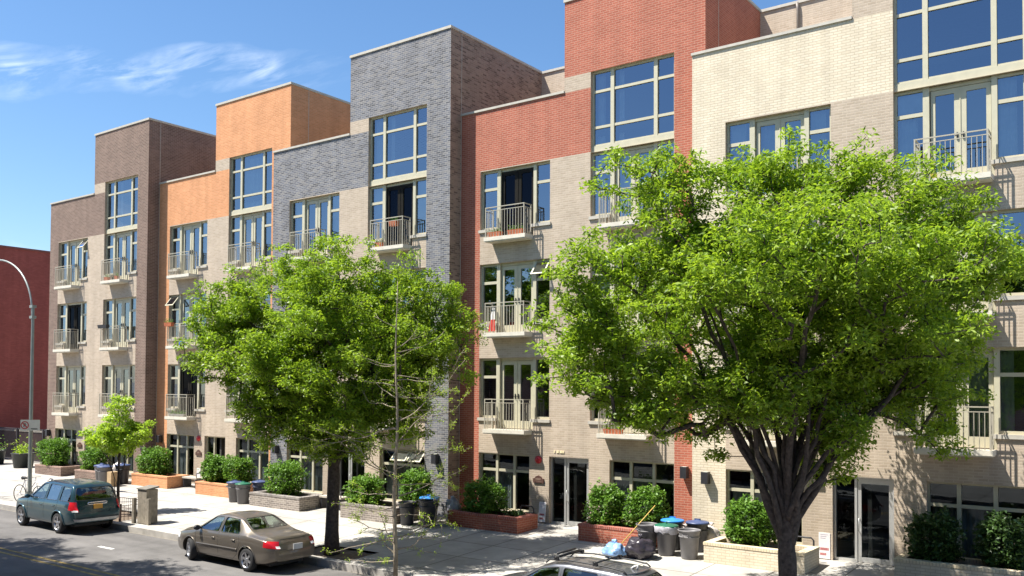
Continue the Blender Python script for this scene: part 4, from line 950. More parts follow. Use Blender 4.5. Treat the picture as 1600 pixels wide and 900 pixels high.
        if sp.get('reverse'): patch_end(car, [(s_*a, b_) for a, b_ in sp['reverse']], -L2-.1, -L2+.9, .010, 6, 4).build('reversing_lamp', LENS, root)
        patch_side(car, sp['head'], s_, .005).build('headlight', LENS, root)
        for x in wx:                            # arch lip
            R = r*1.18; P = []
            for i in range(25):
                a = math.pi*(-.08+1.16*i/24); X = x+R*math.cos(a); Z = r+R*math.sin(a)
                if Z > sp['z0'][2][1]+.02: P.append((X, s_*(car.hw(X, Z)+.004), Z))
            mb = MB(); mb.tube(P, sp['lip'], 6); mb.build('wheel_arch_lip', sp.get('lip_m', sp['paint']), root)
    q = sp['plate']; zc = q[1]; xr = car.xsurf(0, zc, -L2-.1, -L2+.9)-.012
    pl = MB(); pl.box(xr-.006, xr+.012, -.155, .155, zc-.075, zc+.075); pl.build('licence_plate', q[0], root)
    mb = MB()
    for ln_ in sp['end_seams']: end_line(car, ln_, -L2-.1, 0, .0055, mb)
    mb.build('tailgate_seam', TRIM, root)
    return root, car
# --- tan sedan
SED = dict(name='parked_car', cat='car', L=4.68, W=1.76, r=.315, wheels=(-1.36, 1.30), spokes=6, paint=paint('tan_paint', (.165, .142, .115), .6, .27), floor=.42, cabin=(-1.62, 1.15),
  zt=[(-2.36, .70), (-2.30, .93), (-2.0, 1.005), (-1.62, 1.02), (-1.40, 1.07), (-.75, 1.375), (-.35, 1.42), (.05, 1.42), (.40, 1.365), (1.10, 1.00), (1.3, .955), (1.95, .85), (2.22, .70), (2.34, .50)],
  zb=[(-2.36, .66), (-2.2, .86), (-1.5, .94), (-.2, .915), (1.1, .885), (1.9, .77), (2.34, .48)],
  w=[(-2.36, .60), (-2.30, .76), (-2.0, .845), (-1.2, .88), (.9, .88), (1.7, .85), (2.1, .76), (2.28, .60), (2.36, .45)],
  wt=[(-2.34, .45), (-2.2, .62), (-1.65, .70), (-1.3, .66), (-.7, .575), (.4, .575), (1.1, .70), (1.9, .62), (2.34, .35)],
  z0=[(-2.36, .34), (-2.0, .24), (-1.7, .20), (1.7, .20), (2.0, .20), (2.34, .26)],
  side_w=[[(-.98, .965), (-.12, .945), (-.12, 1.335), (-.72, 1.315)], [(-.02, .945), (.98, .93), (.42, 1.285), (-.02, 1.335)]], side_g=[CARGLASS, CARGLASS],
  ws=[(-.62, 1.0), (.62, 1.0), (.5, 1.33), (-.5, 1.33)], ws_x=.3, rw=[(-.60, 1.085), (.60, 1.085), (.47, 1.335), (-.47, 1.335)], rw_x=-.5,
  seats=[(.15, 2), (-.75, 2)], seams=[[(-.98, .95), (-1.05, .75), (-.92, .42), (-.72, .27)], [(-.07, 1.33), (-.07, .27)], [(1.02, .90), (1.0, .6), (.90, .27)], [(-.72, .27), (.90, .27)]],
  handles=[(-.78, .80), (.14, .78)], moulding=[(-.95, .56), (-.11, .555), (-.03, .555), (.95, .54)], mirror=(.80, .99), steer=math.radians(-20),
  tail=[(.56, .68), (.80, .70), (.79, .88), (.50, .86)], tail_side=[(-2.26, .70), (-2.02, .72), (-2.02, .86), (-2.24, .87)], reverse=[(.52, .69), (.64, .695), (.64, .75), (.52, .745)],
  head=[(1.86, .60), (2.18, .56), (2.14, .68), (1.84, .73)], lip=.012, plate=(PLATEW, .70), end_seams=[[(-.78, .66), (-.45, .66), (-.3, .62), (.3, .62), (.45, .66), (.78, .66)], [(-.72, .90), (.72, .90)]])
# --- dark green SUV
SUV = dict(name='parked_car', cat='car', L=4.60, W=1.82, r=.355, wheels=(-1.33, 1.38), spokes=5, paint=paint('dark_teal_paint', (.022, .065, .085), .5, .25), floor=.55, cabin=(-2.02, 1.05),
  zt=[(-2.32, .85), (-2.26, 1.08), (-2.10, 1.45), (-1.92, 1.66), (-1.5, 1.70), (-.3, 1.71), (.15, 1.66), (.95, 1.17), (1.1, 1.11), (1.9, 1.02), (2.16, .86), (2.30, .55)],
  zb=[(-2.32, .82), (-2.2, 1.05), (-1.5, 1.07), (1.0, 1.02), (1.9, .92), (2.3, .52)],
  w=[(-2.32, .74), (-2.24, .84), (-1.9, .90), (-1.2, .915), (1.2, .915), (1.8, .88), (2.12, .76), (2.30, .52)],
  wt=[(-2.32, .66), (-2.1, .70), (-1.9, .66), (.1, .64), (.95, .76), (1.9, .68), (2.30, .4)],
  z0=[(-2.32, .42), (-2.0, .32), (-1.7, .27), (1.7, .27), (2.0, .27), (2.30, .32)],
  side_w=[[(-2.02, 1.115), (-1.34, 1.105), (-1.34, 1.575), (-1.86, 1.54)], [(-1.20, 1.10), (-.40, 1.085), (-.40, 1.60), (-1.20, 1.59)], [(-.28, 1.085), (.80, 1.07), (.14, 1.56), (-.28, 1.60)]], side_g=[CARGLASS, CARGLASSD, CARGLASS],
  ws=[(-.66, 1.20), (.66, 1.20), (.55, 1.58), (-.55, 1.58)], ws_x=.1, rw=[(-.72, 1.14), (.72, 1.14), (.60, 1.54), (-.60, 1.54)], rw_x=-1.6, rw_g=CARGLASSD,
  seats=[(.15, 2), (-.75, 3)], seams=[[(-1.27, 1.60), (-1.27, .9), (-1.0, .62), (-.92, .36)], [(-.34, 1.60), (-.34, .36)], [(.86, 1.04), (.86, .36)], [(-.92, .36), (.86, .36)]],
  handles=[(-1.05, .93), (-.14, .91)], moulding=None, mirror=(.66, 1.12), mirror_m=None,
  tail=[(.70, .80), (.83, .80), (.83, 1.10), (.68, 1.08)], tail_side=[(-2.24, .82), (-2.02, .84), (-2.05, 1.10), (-2.22, 1.10)], reverse=[(.72, .78), (.83, .78), (.83, .84), (.72, .84)],
  head=[(1.84, .74), (2.14, .68), (2.10, .84), (1.82, .90)], lip=.028, plate=(PLATEO, .92), end_seams=[[(-.80, .74), (.80, .74)], [(-.66, 1.10), (.66, 1.10)], [(-.84, .58), (.84, .58)]])
SUV['mirror_m'] = SUV['paint']
# --- grey wagon whose roof shows at the bottom edge
WAG = dict(name='parked_car', cat='car', L=4.72, W=1.76, r=.32, wheels=(-1.35, 1.30), spokes=5, paint=paint('grey_wagon_paint', (.13, .135, .15), .6, .25), floor=.42, cabin=(-2.05, 1.10),
  zt=[(-2.36, .80), (-2.31, .98), (-2.12, 1.25), (-1.90, 1.42), (-1.4, 1.47), (-.3, 1.50), (.1, 1.47), (.45, 1.36), (1.15, .99), (1.9, .86), (2.22, .70), (2.36, .50)],
  zb=[(-2.36, .76), (-2.2, .93), (-1.5, .93), (1.1, .89), (1.9, .78), (2.36, .48)],
  w=[(-2.36, .70), (-2.25, .80), (-1.9, .855), (-1.2, .88), (1.0, .88), (1.8, .84), (2.15, .72), (2.36, .48)],
  wt=[(-2.36, .60), (-2.1, .64), (-1.9, .60), (.3, .585), (1.1, .71), (1.9, .64), (2.36, .35)],
  z0=[(-2.36, .34), (-2.0, .24), (-1.7, .20), (1.7, .20), (2.0, .20), (2.36, .26)],
  side_w=[[(-2.02, .985), (-1.25, .975), (-1.25, 1.345), (-1.80, 1.31)], [(-1.13, .97), (-.22, .955), (-.22, 1.38), (-1.13, 1.36)], [(-.10, .955), (1.02, .94), (.40, 1.30), (-.10, 1.38)]], side_g=[CARGLASSD, CARGLASSD, CARGLASS],
  ws=[(-.63, 1.0), (.63, 1.0), (.5, 1.34), (-.5, 1.34)], ws_x=.3, rw=[(-.68, 1.0), (.68, 1.0), (.55, 1.33), (-.55, 1.33)], rw_x=-1.6,
  seats=[(.15, 2), (-.75, 2)], seams=[[(-1.19, 1.36), (-1.19, .85), (-.95, .5), (-.85, .27)], [(-.16, 1.38), (-.16, .27)], [(1.05, .90), (.95, .27)]],
  handles=[(-.98, .82), (-.02, .80)], moulding=None, mirror=(.82, 1.0), mirror_m=None,
  tail=[(.62, .70), (.80, .72), (.80, .95), (.66, .95)], tail_side=[(-2.28, .72), (-2.05, .74), (-2.05, .92), (-2.24, .94)], reverse=None,
  head=[(1.86, .60), (2.18, .56), (2.14, .68), (1.84, .73)], lip=.012, plate=(PLATEW, .74), end_seams=[[(-.80, .64), (.80, .64)]])
WAG['mirror_m'] = WAG['paint']
CS = .93
sed, _c1 = build_car(SED, (-19.95, -7.52, ROAD), math.pi-.02, 'tan four-door sedan parked at the kerb in front of the straight tree trunk', CS)
suv, _c2 = build_car(SUV, (-29.4, -7.42, ROAD), math.pi-.03, 'dark teal SUV parked at the left in front of the slim young tree', CS)
wag, _c3 = build_car(WAG, (-9.62, -7.45, ROAD), math.pi-.02, 'dark grey estate car with roof rack, only its roof above the bottom edge', .85)
# extras
ch = end_line(_c2, [(-.34, 1.03), (-.30, 1.06), (.30, 1.06), (.34, 1.03), (.30, 1.0), (-.30, 1.0), (-.34, 1.03)], -2.42, -1.5, .020, n=8, off=.012); ch.build('chrome_handle', CHROME, suv)
bb = MB(); patch_end(_c2, [(-.76, .46), (.76, .46), (.80, .545), (-.80, .545)], -2.42, -1.4, .02, mb=bb); bb.build('bumper_trim', plain('silver_trim', (.42, .42, .42), .4, metal=.5), suv)
wp = end_line(_c2, [(-.05, 1.17), (.25, 1.24), (.45, 1.27)], -2.42, -1.5, .010, off=.02); wp.build('rear_wiper', TRIM, suv)
for s_ in (-1, 1):
    rr = MB(); rr.tube([(.35, s_*.52, 1.42), (.25, s_*.52, 1.50), (-.3, s_*.53, 1.545), (-1.3, s_*.53, 1.52), (-1.72, s_*.54, 1.48), (-1.80, s_*.54, 1.42)], .018, 6); rr.build('roof_rail', TRIM, wag)
for x in (.05, -1.0):
    rb_ = MB(); rb_.tube([(x, -.58, 1.575), (x, .58, 1.575)], .022, 8)
    for s_ in (-1, 1): rb_.box(x-.05, x+.05, s_*.54-.03, s_*.54+.03, 1.50, 1.60)
    rb_.build('roof_bar', TRIM, wag)
rk = MB()
for y in (-.48, -.40): rk.tube([(.02, y+.1, 1.62), (-.05, y+.95, 1.63)], .02, 6)
rk.tube([(.18, -.45, 1.62), (.10, .42, 1.64)], .028, 8); rk.build('ski_carrier', TRIM, wag)
an = MB(); an.tube([(-1.62, 0, 1.44), (-1.70, 0, 1.50), (-1.78, 0, 1.53), (-1.76, 0, 1.44)], [.035, .03, .012, .03], 6); an.build('antenna', plain('white_plastic', (.6, .6, .6), .4), wag)
sp_ = end_line(_c3, [(-.56, 1.405), (.56, 1.405)], -2.42, -1.0, .030, off=.01); sp_.build('rear_spoiler', WAG['paint'], wag)
# ------------------------------------------------------------------ street furniture and small things
GALV = plain('galvanised_steel', (.27, .29, .27), .45, metal=.4, var=.12, scale=3)
WOODG = plain('weathered_wood', (.23, .20, .155), .8, var=.25, scale=8)
# lamp post
zb = gz(-6.2); lp = empty('street_lamp', (-34.35, -6.2, zb), 'tall grey steel lamp post with curved arm at the left edge', 'street lamp')
v = MB(); v.tube([(0, 0, 0), (0, 0, .5), (0, 0, 3.4), (0, 0, 7.45)], [.09, .08, .07, .055], 8, smooth=False); v.lathe([(.0, 0), (.2, 0), (.19, .12), (.13, .2), (.13, .5)], n=12); v.build('pole', GALV, lp)
v = MB(); P = []
for i in range(15): a = math.pi/2*i/14; P.append((-.12-3.1*(1-math.cos(a)), .02, 7.2+2.25*math.sin(a)))
v.tube([(-.12, .02, 6.9)]+P+[(-4.0, .02, 9.5)], .035, 8); v.box(-.16, .06, -.06, .1, 7.0, 7.1); v.box(-.16, .06, -.06, .1, 7.4, 7.5); v.build('arm', GALV, lp)
v = MB(); v.tube([(-3.9, .02, 9.5), (-4.1, .02, 9.5), (-4.45, .02, 9.47), (-4.6, .02, 9.45)], [.06, .12, .13, .05], 10); v.build('lamp_head', GALV, lp)
sg = empty('parking_sign', (-34.22, -6.36, zb+3.0), 'small white no-parking sign with a red ring on the lamp post', 'sign')
sg.rotation_euler = (0, 0, math.radians(40))
SW = plain('sign_white', (.62, .60, .52), .5, var=.05); SR = plain('sign_red', (.42, .05, .05), .5); SK = plain('sign_black', (.02, .02, .02), .5)
v = MB(); v.box(-.28, .42, 0, .012, -.20, .20); v.build('plate', SW, sg)
v = MB(); n = 28; c_ = (-.12, 0)
for i in range(n):
    a, b_ = 2*math.pi*i/n, 2*math.pi*(i+1)/n
    v.quad((c_[0]+.15*math.cos(a), -.003, .15*math.sin(a)), (c_[0]+.15*math.cos(b_), -.003, .15*math.sin(b_)), (c_[0]+.11*math.cos(b_), -.003, .11*math.sin(b_)), (c_[0]+.11*math.cos(a), -.003, .11*math.sin(a)))
d = .11*.707; v.quad((c_[0]-d-.015, -.004, d-.015), (c_[0]-d+.015, -.004, d+.015), (c_[0]+d+.015, -.004, -d+.015), (c_[0]+d-.015, -.004, -d-.015)); v.build('red_ring', SR, sg)
v = MB(); v.box(.10, .34, -.004, -.001, -.15, -.12); v.box(c_[0]-.045, c_[0]-.02, -.002, 0, -.07, .07); v.box(c_[0]-.02, c_[0]+.03, -.002, 0, .045, .07); v.box(c_[0]-.02, c_[0]+.03, -.002, 0, -.01, .012); v.box(c_[0]+.02, c_[0]+.04, -.002, 0, .01, .05); v.build('lettering', SK, sg)
# bicycles locked at the post
def bicycle(loc, rz, label, cc):
    b_ = empty('bicycle', loc, label, 'bicycle', 'bicycles locked at the lamp post', rz)
    for x in (-.52, .52):
        v = MB(); v.tube([(x+.33*math.cos(a), 0, .34+.33*math.sin(a)) for a in [i*math.pi/12 for i in range(25)]], .017, 6)
        w_ = v.build('wheel', RUB, b_); s_ = MB()
        for i in range(10): a = i*math.pi/5; s_.tube([(x, .01, .34), (x+.32*math.cos(a), 0, .34+.32*math.sin(a))], .003, 3)
        s_.build('spokes', CHROME, w_)
    v = MB(); A, B_, C_, D_, E_ = (-.52, 0, .34), (-.12, 0, .32), (-.25, 0, .84), (.36, 0, .86), (.52, 0, .34)
    for p, q in ((A, B_), (B_, C_), (C_, A), (C_, D_), (B_, D_), (D_, E_)): v.tube([p, q], .017, 6)
    v.build('frame', plain(cc[0], cc[1], .35), b_)
    v = MB(); v.tube([D_, (.34, 0, 1.0)], .014, 6); v.tube([(.28, -.26, .99), (.36, -.15, 1.0), (.34, 0, 1.0), (.36, .15, 1.0), (.28, .26, .99)], .012, 6); v.build('handlebar', CHROME, b_)
    v = MB(); v.tube([C_, (-.27, 0, .93)], .013, 6); v.tube([(-.38, 0, .94), (-.25, 0, .955), (-.1, 0, .94)], [.07, .055, .02], 8); v.build('saddle', TRIM, b_)
bicycle((-34.9, -5.95, gz(-5.95)), math.radians(12), 'bicycle on the left side of the lamp post foot', ('silver_frame', (.4, .4, .42)))
bicycle((-33.3, -5.85, gz(-5.85)), math.radians(-14), 'bicycle on the right side of the lamp post foot, above the SUV bonnet', ('dark_frame', (.05, .05, .06)))
# wooden bin housing + side boards
zb = gz(-6.1); hb = empty('wooden_bin_housing', (-26.85, -6.02, zb), 'tall weathered wood box with a sloping lid by the kerb right of the SUV', 'bin')
v = MB()
for i in range(5): v.box(-.26+i*.104, -.26+i*.104+.098, -.2, .2, .02, 1.12)
v.build('box', WOODG, hb)
v = MB(); v.add([(-.29, -.23, 1.12), (.29, -.23, 1.12), (.29, .23, 1.16), (-.29, .23, 1.16), (-.29, -.23, 1.15), (.29, -.23, 1.15), (.29, .23, 1.22), (-.29, .23, 1.22)], [(0, 3, 2, 1), (4, 5, 6, 7), (0, 1, 5, 4), (1, 2, 6, 5), (2, 3, 7, 6), (3, 0, 4, 7)]); v.build('lid', plain('grey_wood_lid', (.17, .155, .13), .8), hb)
for x, y, h in ((-.42, -.22, .82), (.33, -.16, .84)):
    v = MB(); v.box(x-.06, x+.06, y-.05, y+.05, 0, h); v.build('post', WOODG, hb)
# tree-pit fences
def pit_fence(x0, x1, y0, y1, label):
    zb = gz((y0+y1)/2); f_ = empty('tree_pit_fence', ((x0+x1)/2, (y0+y1)/2, zb), label, 'fence'); W, D = (x1-x0)/2, (y1-y0)/2; v = MB(); h = .48
    for (a, b_) in (((-W, D), (W, D)), ((-W, -D), (-W, D)), ((W, -D), (W, D))):
        L_ = math.hypot(b_[0]-a[0], b_[1]-a[1]); n = max(2, int(L_/.13))
        for z in (.12, h): v.tube([(a[0], a[1], z), (b_[0], b_[1], z)], .014, 4)
        for i in range(n+1): x = a[0]+(b_[0]-a[0])*i/n; y = a[1]+(b_[1]-a[1])*i/n; v.tube([(x, y, -.08), (x, y, h)], .009, 4)
    v.build('railing', plain('rusty_dark_iron', (.09, .055, .045), .7, var=.3), f_)
    v = MB()
    for x in (-W, W):
        for y in (-D, D): v.box(x-.03, x+.03, y-.03, y+.03, -.1, h+.07)
    v.build('post', plain('rusty_dark_iron', (.09, .055, .045), .7), f_)
pit_fence(-31.3, -28.0, -6.3, -5.0, 'low dark iron fence around the young tree bed')
# refuse bins
BING = plain('bin_grey_plastic', (.125, .12, .125), .5, var=.1, scale=4); BINB = plain('bin_dark_plastic', (.035, .037, .045), .45, var=.15, scale=4)
LIDB = plain('bright_blue_lid', (.03, .22, .62), .4, var=.06); LIDG = plain('green_lid', (.015, .12, .07), .4, var=.1); LIDN = plain('navy_lid', (.05, .075, .17), .4, var=.1); BAGW = plain('clear_liner', (.45, .44, .48), .3, var=.2, scale=20)
def bin_(x, y, label, mat, lid=None, liner=False, s=1., lean=0):
    zb = gz(y); b_ = empty('rubbish_bin', (x, y, zb), label, 'rubbish bin', 'round plastic rubbish bins'); b_.scale = (s,)*3; b_.rotation_euler = (lean, 0, random.random()*3)
    v = MB(); v.lathe([(.001, .0), (.19, .0), (.20, .02), (.255, .66), (.285, .68), (.29, .71), (.27, .715), (.262, .68), (.19, .04), (.001, .04)], n=28)
    v.lathe([(.238, .52), (.262, .53), (.262, .56), (.245, .565)], n=28)
    v.build('bin_body', mat, b_)
    v = MB()
    for s_ in (-1, 1): v.tube([(s_*.25, -.07, .60), (s_*.31, -.06, .585), (s_*.31, .06, .585), (s_*.25, .07, .60)], .014, 6)
    v.build('handle', mat, b_)
    if lid:
        v = MB(); v.lathe([(.001, .80), (.03, .80), (.10, .775), (.27, .745), (.295, .735), (.30, .70), (.285, .70)], n=28); v.box(-.08, .08, -.015, .015, .79, .82); v.build('lid', lid, b_)
    if liner:
        v = MB(); rs = random.Random(int(x*10)); n = 28; pr = []
        for j, (r_, z_) in enumerate(((.255, .69), (.285, .735), (.305, .70), (.30, .62), (.29, .56))):
            for i in range(n): a = 2*math.pi*i/n; q = 1+.03*rs.uniform(-1, 1); pr.append((r_*q*math.cos(a), r_*q*math.sin(a), z_+(.035*rs.uniform(-1, 1) if j > 2 else 0)))
        v.add(pr, [(j*n+i, j*n+(i+1) % n, (j+1)*n+(i+1) % n, (j+1)*n+i) for j in range(4) for i in range(n)], 0, True); v.build('bag_liner', BAGW, b_)
bin_(-11.0, -1.55, 'open dark grey bin with a stick leaning in it, left of the blue lid', BING, s=1.05)
bin_(-10.62, -.85, 'dark bin with a bright blue lid, in the cluster left of the cream planter', BINB, LIDB, s=1.05)
bin_(-10.45, -1.55, 'grey bin with dark green lid and torn liner bag hanging over its rim', BING, LIDG, True, s=1.04)
bin_(-9.95, -.75, 'dark bin with navy lid at the back of the cluster by the cream wall', BINB, LIDN, s=1.04)
bin_(-9.78, -1.62, 'open light grey bin directly left of the cream planter', plain('bin_light_grey', (.17, .165, .17), .5), s=1.02)
bin_(-28.05, -1.75, 'grey bin closest to the right end of the orange planter', BING, LIDN)
bin_(-27.42, -1.85, 'front grey bin with green lid, left of the speckled planter', BING, LIDG)
bin_(-27.3, -1.2, 'blue grey bin tucked behind the green lidded one', plain('bin_blue_grey', (.06, .075, .13), .5), LIDN)
bin_(-19.25, -1.85, 'dark bin just right of the grey planter end', BINB, s=1.0)
bin_(-18.8, -1.3, 'dark bin with bright blue lid beside the grey brick pier', BINB, LIDB, s=1.1)
bin_(-18.45, -1.75, 'tall dark open bin at the left end of the dark red planter', BINB, s=1.15)
bin_(-37.65, -1.55, 'navy lidded bin in front of the brown tower, left one', BING, LIDN, s=1.1)
bin_(-37.05, -1.75, 'navy lidded grey bin in front of the brown tower, centre one', BING, LIDN, s=1.1)
bin_(-36.75, -1.1, 'navy lidded bin in front of the brown tower, back right one', BINB, LIDN, s=1.12)
def blob(name, loc, r, mat, label, cat, seed, sq=(1, 1, .8), n=34, m_=22, amp=.26, knot=True, group=None):
    root = empty(name, loc, label, cat, group); v = MB(); vs = []
    for j in range(m_+1):
        ph = math.pi*j/m_
        for i in range(n):
            a = 2*math.pi*i/n; d = Vector((math.sin(ph)*math.cos(a), math.sin(ph)*math.sin(a), math.cos(ph)))
            k = 1+amp*noise.noise(d*1.7+Vector((seed, 0, 0)))+amp*.9*abs(noise.noise(d*4.5+Vector((0, seed, 0))))+amp*.4*noise.noise(d*11+Vector((0, seed, 0)))
            p = d*r*k; vs.append((p.x*sq[0], p.y*sq[1], max(0, p.z*sq[2]+r*sq[2]*.82)))
    v.add(vs, [(j*n+i, (j+1)*n+i, (j+1)*n+(i+1) % n, j*n+(i+1) % n) for j in range(m_) for i in range(n)], 0, True); v.build('bag', mat, root)
    if knot:
        z = r*sq[2]*1.8; v = MB(); v.tube([(0, 0, z-.04), (.01, 0, z+.03), (.05, .01, z+.09)], [.05, .022, .05], 8); v.tube([(0, 0, z+.02), (-.05, .02, z+.08)], [.02, .045], 7); v.build('knot', mat, root)
    return root
PBL = plain('black_bag_plastic', (.035, .03, .04), .28, var=.2, scale=12, bump=.6); PBU = plain('blue_bag_plastic', (.20, .34, .58), .25, var=.45, scale=7, bump=.5); PWH = plain('white_bag_plastic', (.55, .50, .46), .35, var=.15, scale=9, bump=.5)
blob('rubbish_bag', (-10.85, -2.22, gz(-2.2)), .33, PBL, 'shiny black rubbish bag on the pavement in front of the bins', 'rubbish bag', 2, (1.15, 1, .85))
blob('rubbish_bag', (-11.45, -2.5, gz(-2.5)), .25, PBU, 'bright blue and clear rubbish bag left of the black bag', 'rubbish bag', 5, (1.1, 1, .8))
blob('rubbish_bag', (-9.75, -.35, gz(-.35)), .26, PWH, 'pale bulging bag against the cream wall behind the bins', 'rubbish bag', 9, (1, .8, 1.3))
blob('rubbish_bag', (-10.75, -.05, gz(-.3)), .24, PWH, 'small white bag at the foot of the red brick pier', 'rubbish bag', 12, (1, .8, 1.25))
blob('rubbish_bag', (-18.15, -.95, gz(-.9)), .26, plain('grey_bag_plastic', (.3, .29, .3), .3, var=.3), 'grey tied bag behind the tall open bin by the dark red planter', 'rubbish bag', 15, (1, .9, 1.6))
blob('rubbish_bag', (-37.35, -.95, gz(-.9)), .25, PWH, 'white bag piled behind the navy lidded bins', 'rubbish bag', 17, (1.2, 1, 1.9))
bm_ = empty('broom', (-11.35, -1.95, gz(-1.9)), 'wooden handled broom leaning on the open bin beside the bags', 'broom')
v = MB(); v.tube([(-.25, -.15, .12), (.55, .45, 1.25)], .013, 6); v.build('handle', plain('yellow_wood', (.62, .42, .10), .5), bm_)
v = MB(); v.tube([(-.25, -.15, .12), (-.30, -.19, .02)], [.035, .09], 8); v.build('bristles', TRIM, bm_)
cb_ = empty('cardboard_box', (-36.35, -1.75, gz(-1.7)), 'plain brown cardboard box between the bins and the orange planter', 'box')
v = MB(); v.box(-.16, .16, -.2, .2, 0, .62); v.box(-.165, .165, -.02, .02, .62, .625); v.build('box', plain('cardboard', (.38, .27, .15), .85), cb_)
# hoops / benches between planters
def bench(x, y, L_, rz, label):
    b_ = empty('bench', (x, y, gz(y)), label, 'bench', 'low benches beside the planters', rz)
    v = MB(); v.box(-L_/2, L_/2, -.2, .2, .38, .44); v.build('seat', plain('pale_stone', (.42, .38, .32), .8), b_)
    for s_ in (-1, 1):
        v = MB(); v.box(s_*(L_/2-.08)-.04, s_*(L_/2-.08)+.04, -.18, .18, 0, .38); v.build('leg', DARKM, b_)
    v = MB(); v.tube([(L_/2-.02, -.18, .44), (L_/2-.02, -.18, .62), (L_/2-.02, .18, .62), (L_/2-.02, .18, .44)], .02, 6); v.build('armrest', DARKM, b_)
bench(-32.85, -.25, 1.0, 0, 'low bench with dark arm beside the orange planter')
bench(-23.55, -.95, 1.1, 0, 'low bench with dark arm between the two grey planters')
# wall lamps
def wall_lamp(x, y, z, label):
    w_ = empty('wall_lamp', (x, y, z), label, 'wall lamp', 'black box wall lamps')
    v = MB(); v.box(-.095, .095, -.20, -.02, -.16, .16); v.build('housing', DARKM, w_)
    v = MB(); v.box(-.05, .05, -.02, 0, -.08, .08); v.build('bracket', DARKM, w_)
    v = MB(); v.box(-.07, .07, -.18, -.04, -.163, -.1605); v.box(-.07, .07, -.18, -.04, .1605, .163); v.build('lens', plain('lamp_lens', (.5, .5, .45), .4), w_)
WL = [(UX[0]+.30, 0, 2.0, 'black wall lamp at the far left corner of the brown front'), (UX[1]+.42, STEP, 2.0, 'black wall lamp in the shaded corner of the orange front'),
      (UX[2]+.30, 0, 1.95, 'black wall lamp above the shrub over the tan sedan'), (UX[2]+8.45, 0, 2.0, 'black wall lamp on the grey pier beside the open sashes'),
      (UX[3]+8.25, STEP, 2.03, 'black wall lamp on the narrow red brick pier'), (UX[4]+.30, 0, 1.98, 'black wall lamp with long shadow on the cream brick'), (UX[0]+8.35, 0, 2.0, 'black wall lamp on the brown tower pier')]
for a in WL: wall_lamp(*a)
def bell(x, y, z, label):
    b_ = empty('alarm_bell', (x, y, z), label, 'alarm bell', 'red fire bells'); v = MB(); v.lathe([(.001, -.09), (.05, -.085), (.10, -.06), (.125, -.02), (.125, 0)], n=24, axis='y'); v.build('gong', plain('alarm_red', (.48, .02, .03), .35), b_)
bell(UX[3]+3.22, STEP, 2.12, 'round red fire bell left of the glass street door'); bell(UX[1]+3.22, STEP, 2.12, 'round red fire bell on the orange front, left of its door')
def crest(x, y, z, label):
    b_ = empty('house_plaque', (x, y, z), label, 'plaque', 'small arched house plaques'); P = [(-.2, -.1), (.2, -.1), (.2, .03), (.14, .04), (.09, .10), (0, .13), (-.09, .10), (-.14, .04), (-.2, .03)]
    v = MB(); n = len(P); v.v = [(p[0], -.04, p[1]) for p in P]+[(p[0], 0, p[1]) for p in P]; v.f = [tuple(range(n)), tuple(range(n, 2*n))[::-1]]+[(i, n+i, n+(i+1) % n, (i+1) % n) for i in range(n)]; v.m = [0]*len(v.f); v.sm = [False]*len(v.f)
    v.build('plate', plain('plaque_bronze', (.09, .045, .035), .5), b_); v = MB(); v.box(-.13, .13, -.043, -.0405, -.06, -.045); v.box(-.10, .10, -.043, -.0405, -.01, .045); v.build('raised_panel', plain('plaque_relief', (.18, .12, .09), .5), b_)
for k in (0, 1, 3): crest(UX[k]+3.24, STEP if k in (1, 3) else 0, 1.50, 'small dark arched plaque on the %s front beside its door' % ['brown', 'orange', '', 'red'][k])
nb = empty('house_number', (UX[3]+3.98, STEP, 2.40), 'row of tiny pale numerals above the red front glass door', 'number')
for i, q in enumerate(((-.17, .04), (-.07, .08), (.05, .08), (.15, .05))):
    v = MB(); v.box(q[0], q[0]+q[1], -.02, 0, -.035, .035); v.build('numeral', plain('numeral_metal', (.75, .66, .42), .4), nb)
# notices
def notice(x, y, z, w_, h, label, lean=0):
    b_ = empty('wall_notice', (x, y, z), label, 'notice'); b_.rotation_euler = (lean, 0, 0)
    v = MB(); v.box(-w_/2, w_/2, -.012, 0, 0, h); v.build('board', plain('notice_white', (.72, .70, .70), .5, var=.04), b_)
    v = MB(); rs = random.Random(5)
    for j, (z0_, hh) in enumerate(((.20, .06), (.08, .055))):
        xx = -w_*.36
        while xx < w_*.34-(.05 if j else 0):
            ww = rs.uniform(.012, .022); v.box(xx, xx+ww, -.0145, -.0125, z0_*h/.62, (z0_+hh)*h/.62); xx += ww+.008
    v.build('red_lettering', SR, b_)
    v = MB()
    for j in range(3): v.box(-w_*.35, w_*(.3-.1*j), -.0145, -.0125, h*(.92-.07*j), h*(.935-.07*j))
    v.build('small_print', plain('print_grey', (.35, .30, .38), .6), b_)
notice(UX[4]+3.42, -.002, .17, .28, .64, 'white wall notice with two rows of red lettering left of the right glass door')
notice(UX[3]+3.42, STEP-.10, .20, .26, .62, 'shaded white and red notice board leaning on the wall left of the glass door', -.12)
cr = empty('crate', (UX[3]+3.02, STEP-.3, gz(0)), 'small black crate beside the leaning notice at the planter end', 'crate')
v = MB(); v.box(-.15, .15, -.16, .16, 0, .28); v.build('crate_body', TRIM, cr); v = MB(); v.box(-.165, .165, -.175, .175, .28, .32); v.build('rim', TRIM, cr)
nt_w = empty('wall_notice', (UX[1]+3.25, STEP-.001, .42), 'small plain white notice low on the orange front beside its door', 'notice'); v = MB(); v.box(-.13, .13, -.012, 0, 0, .42); v.build('board', plain('notice_white', (.72, .70, .70), .5), nt_w)
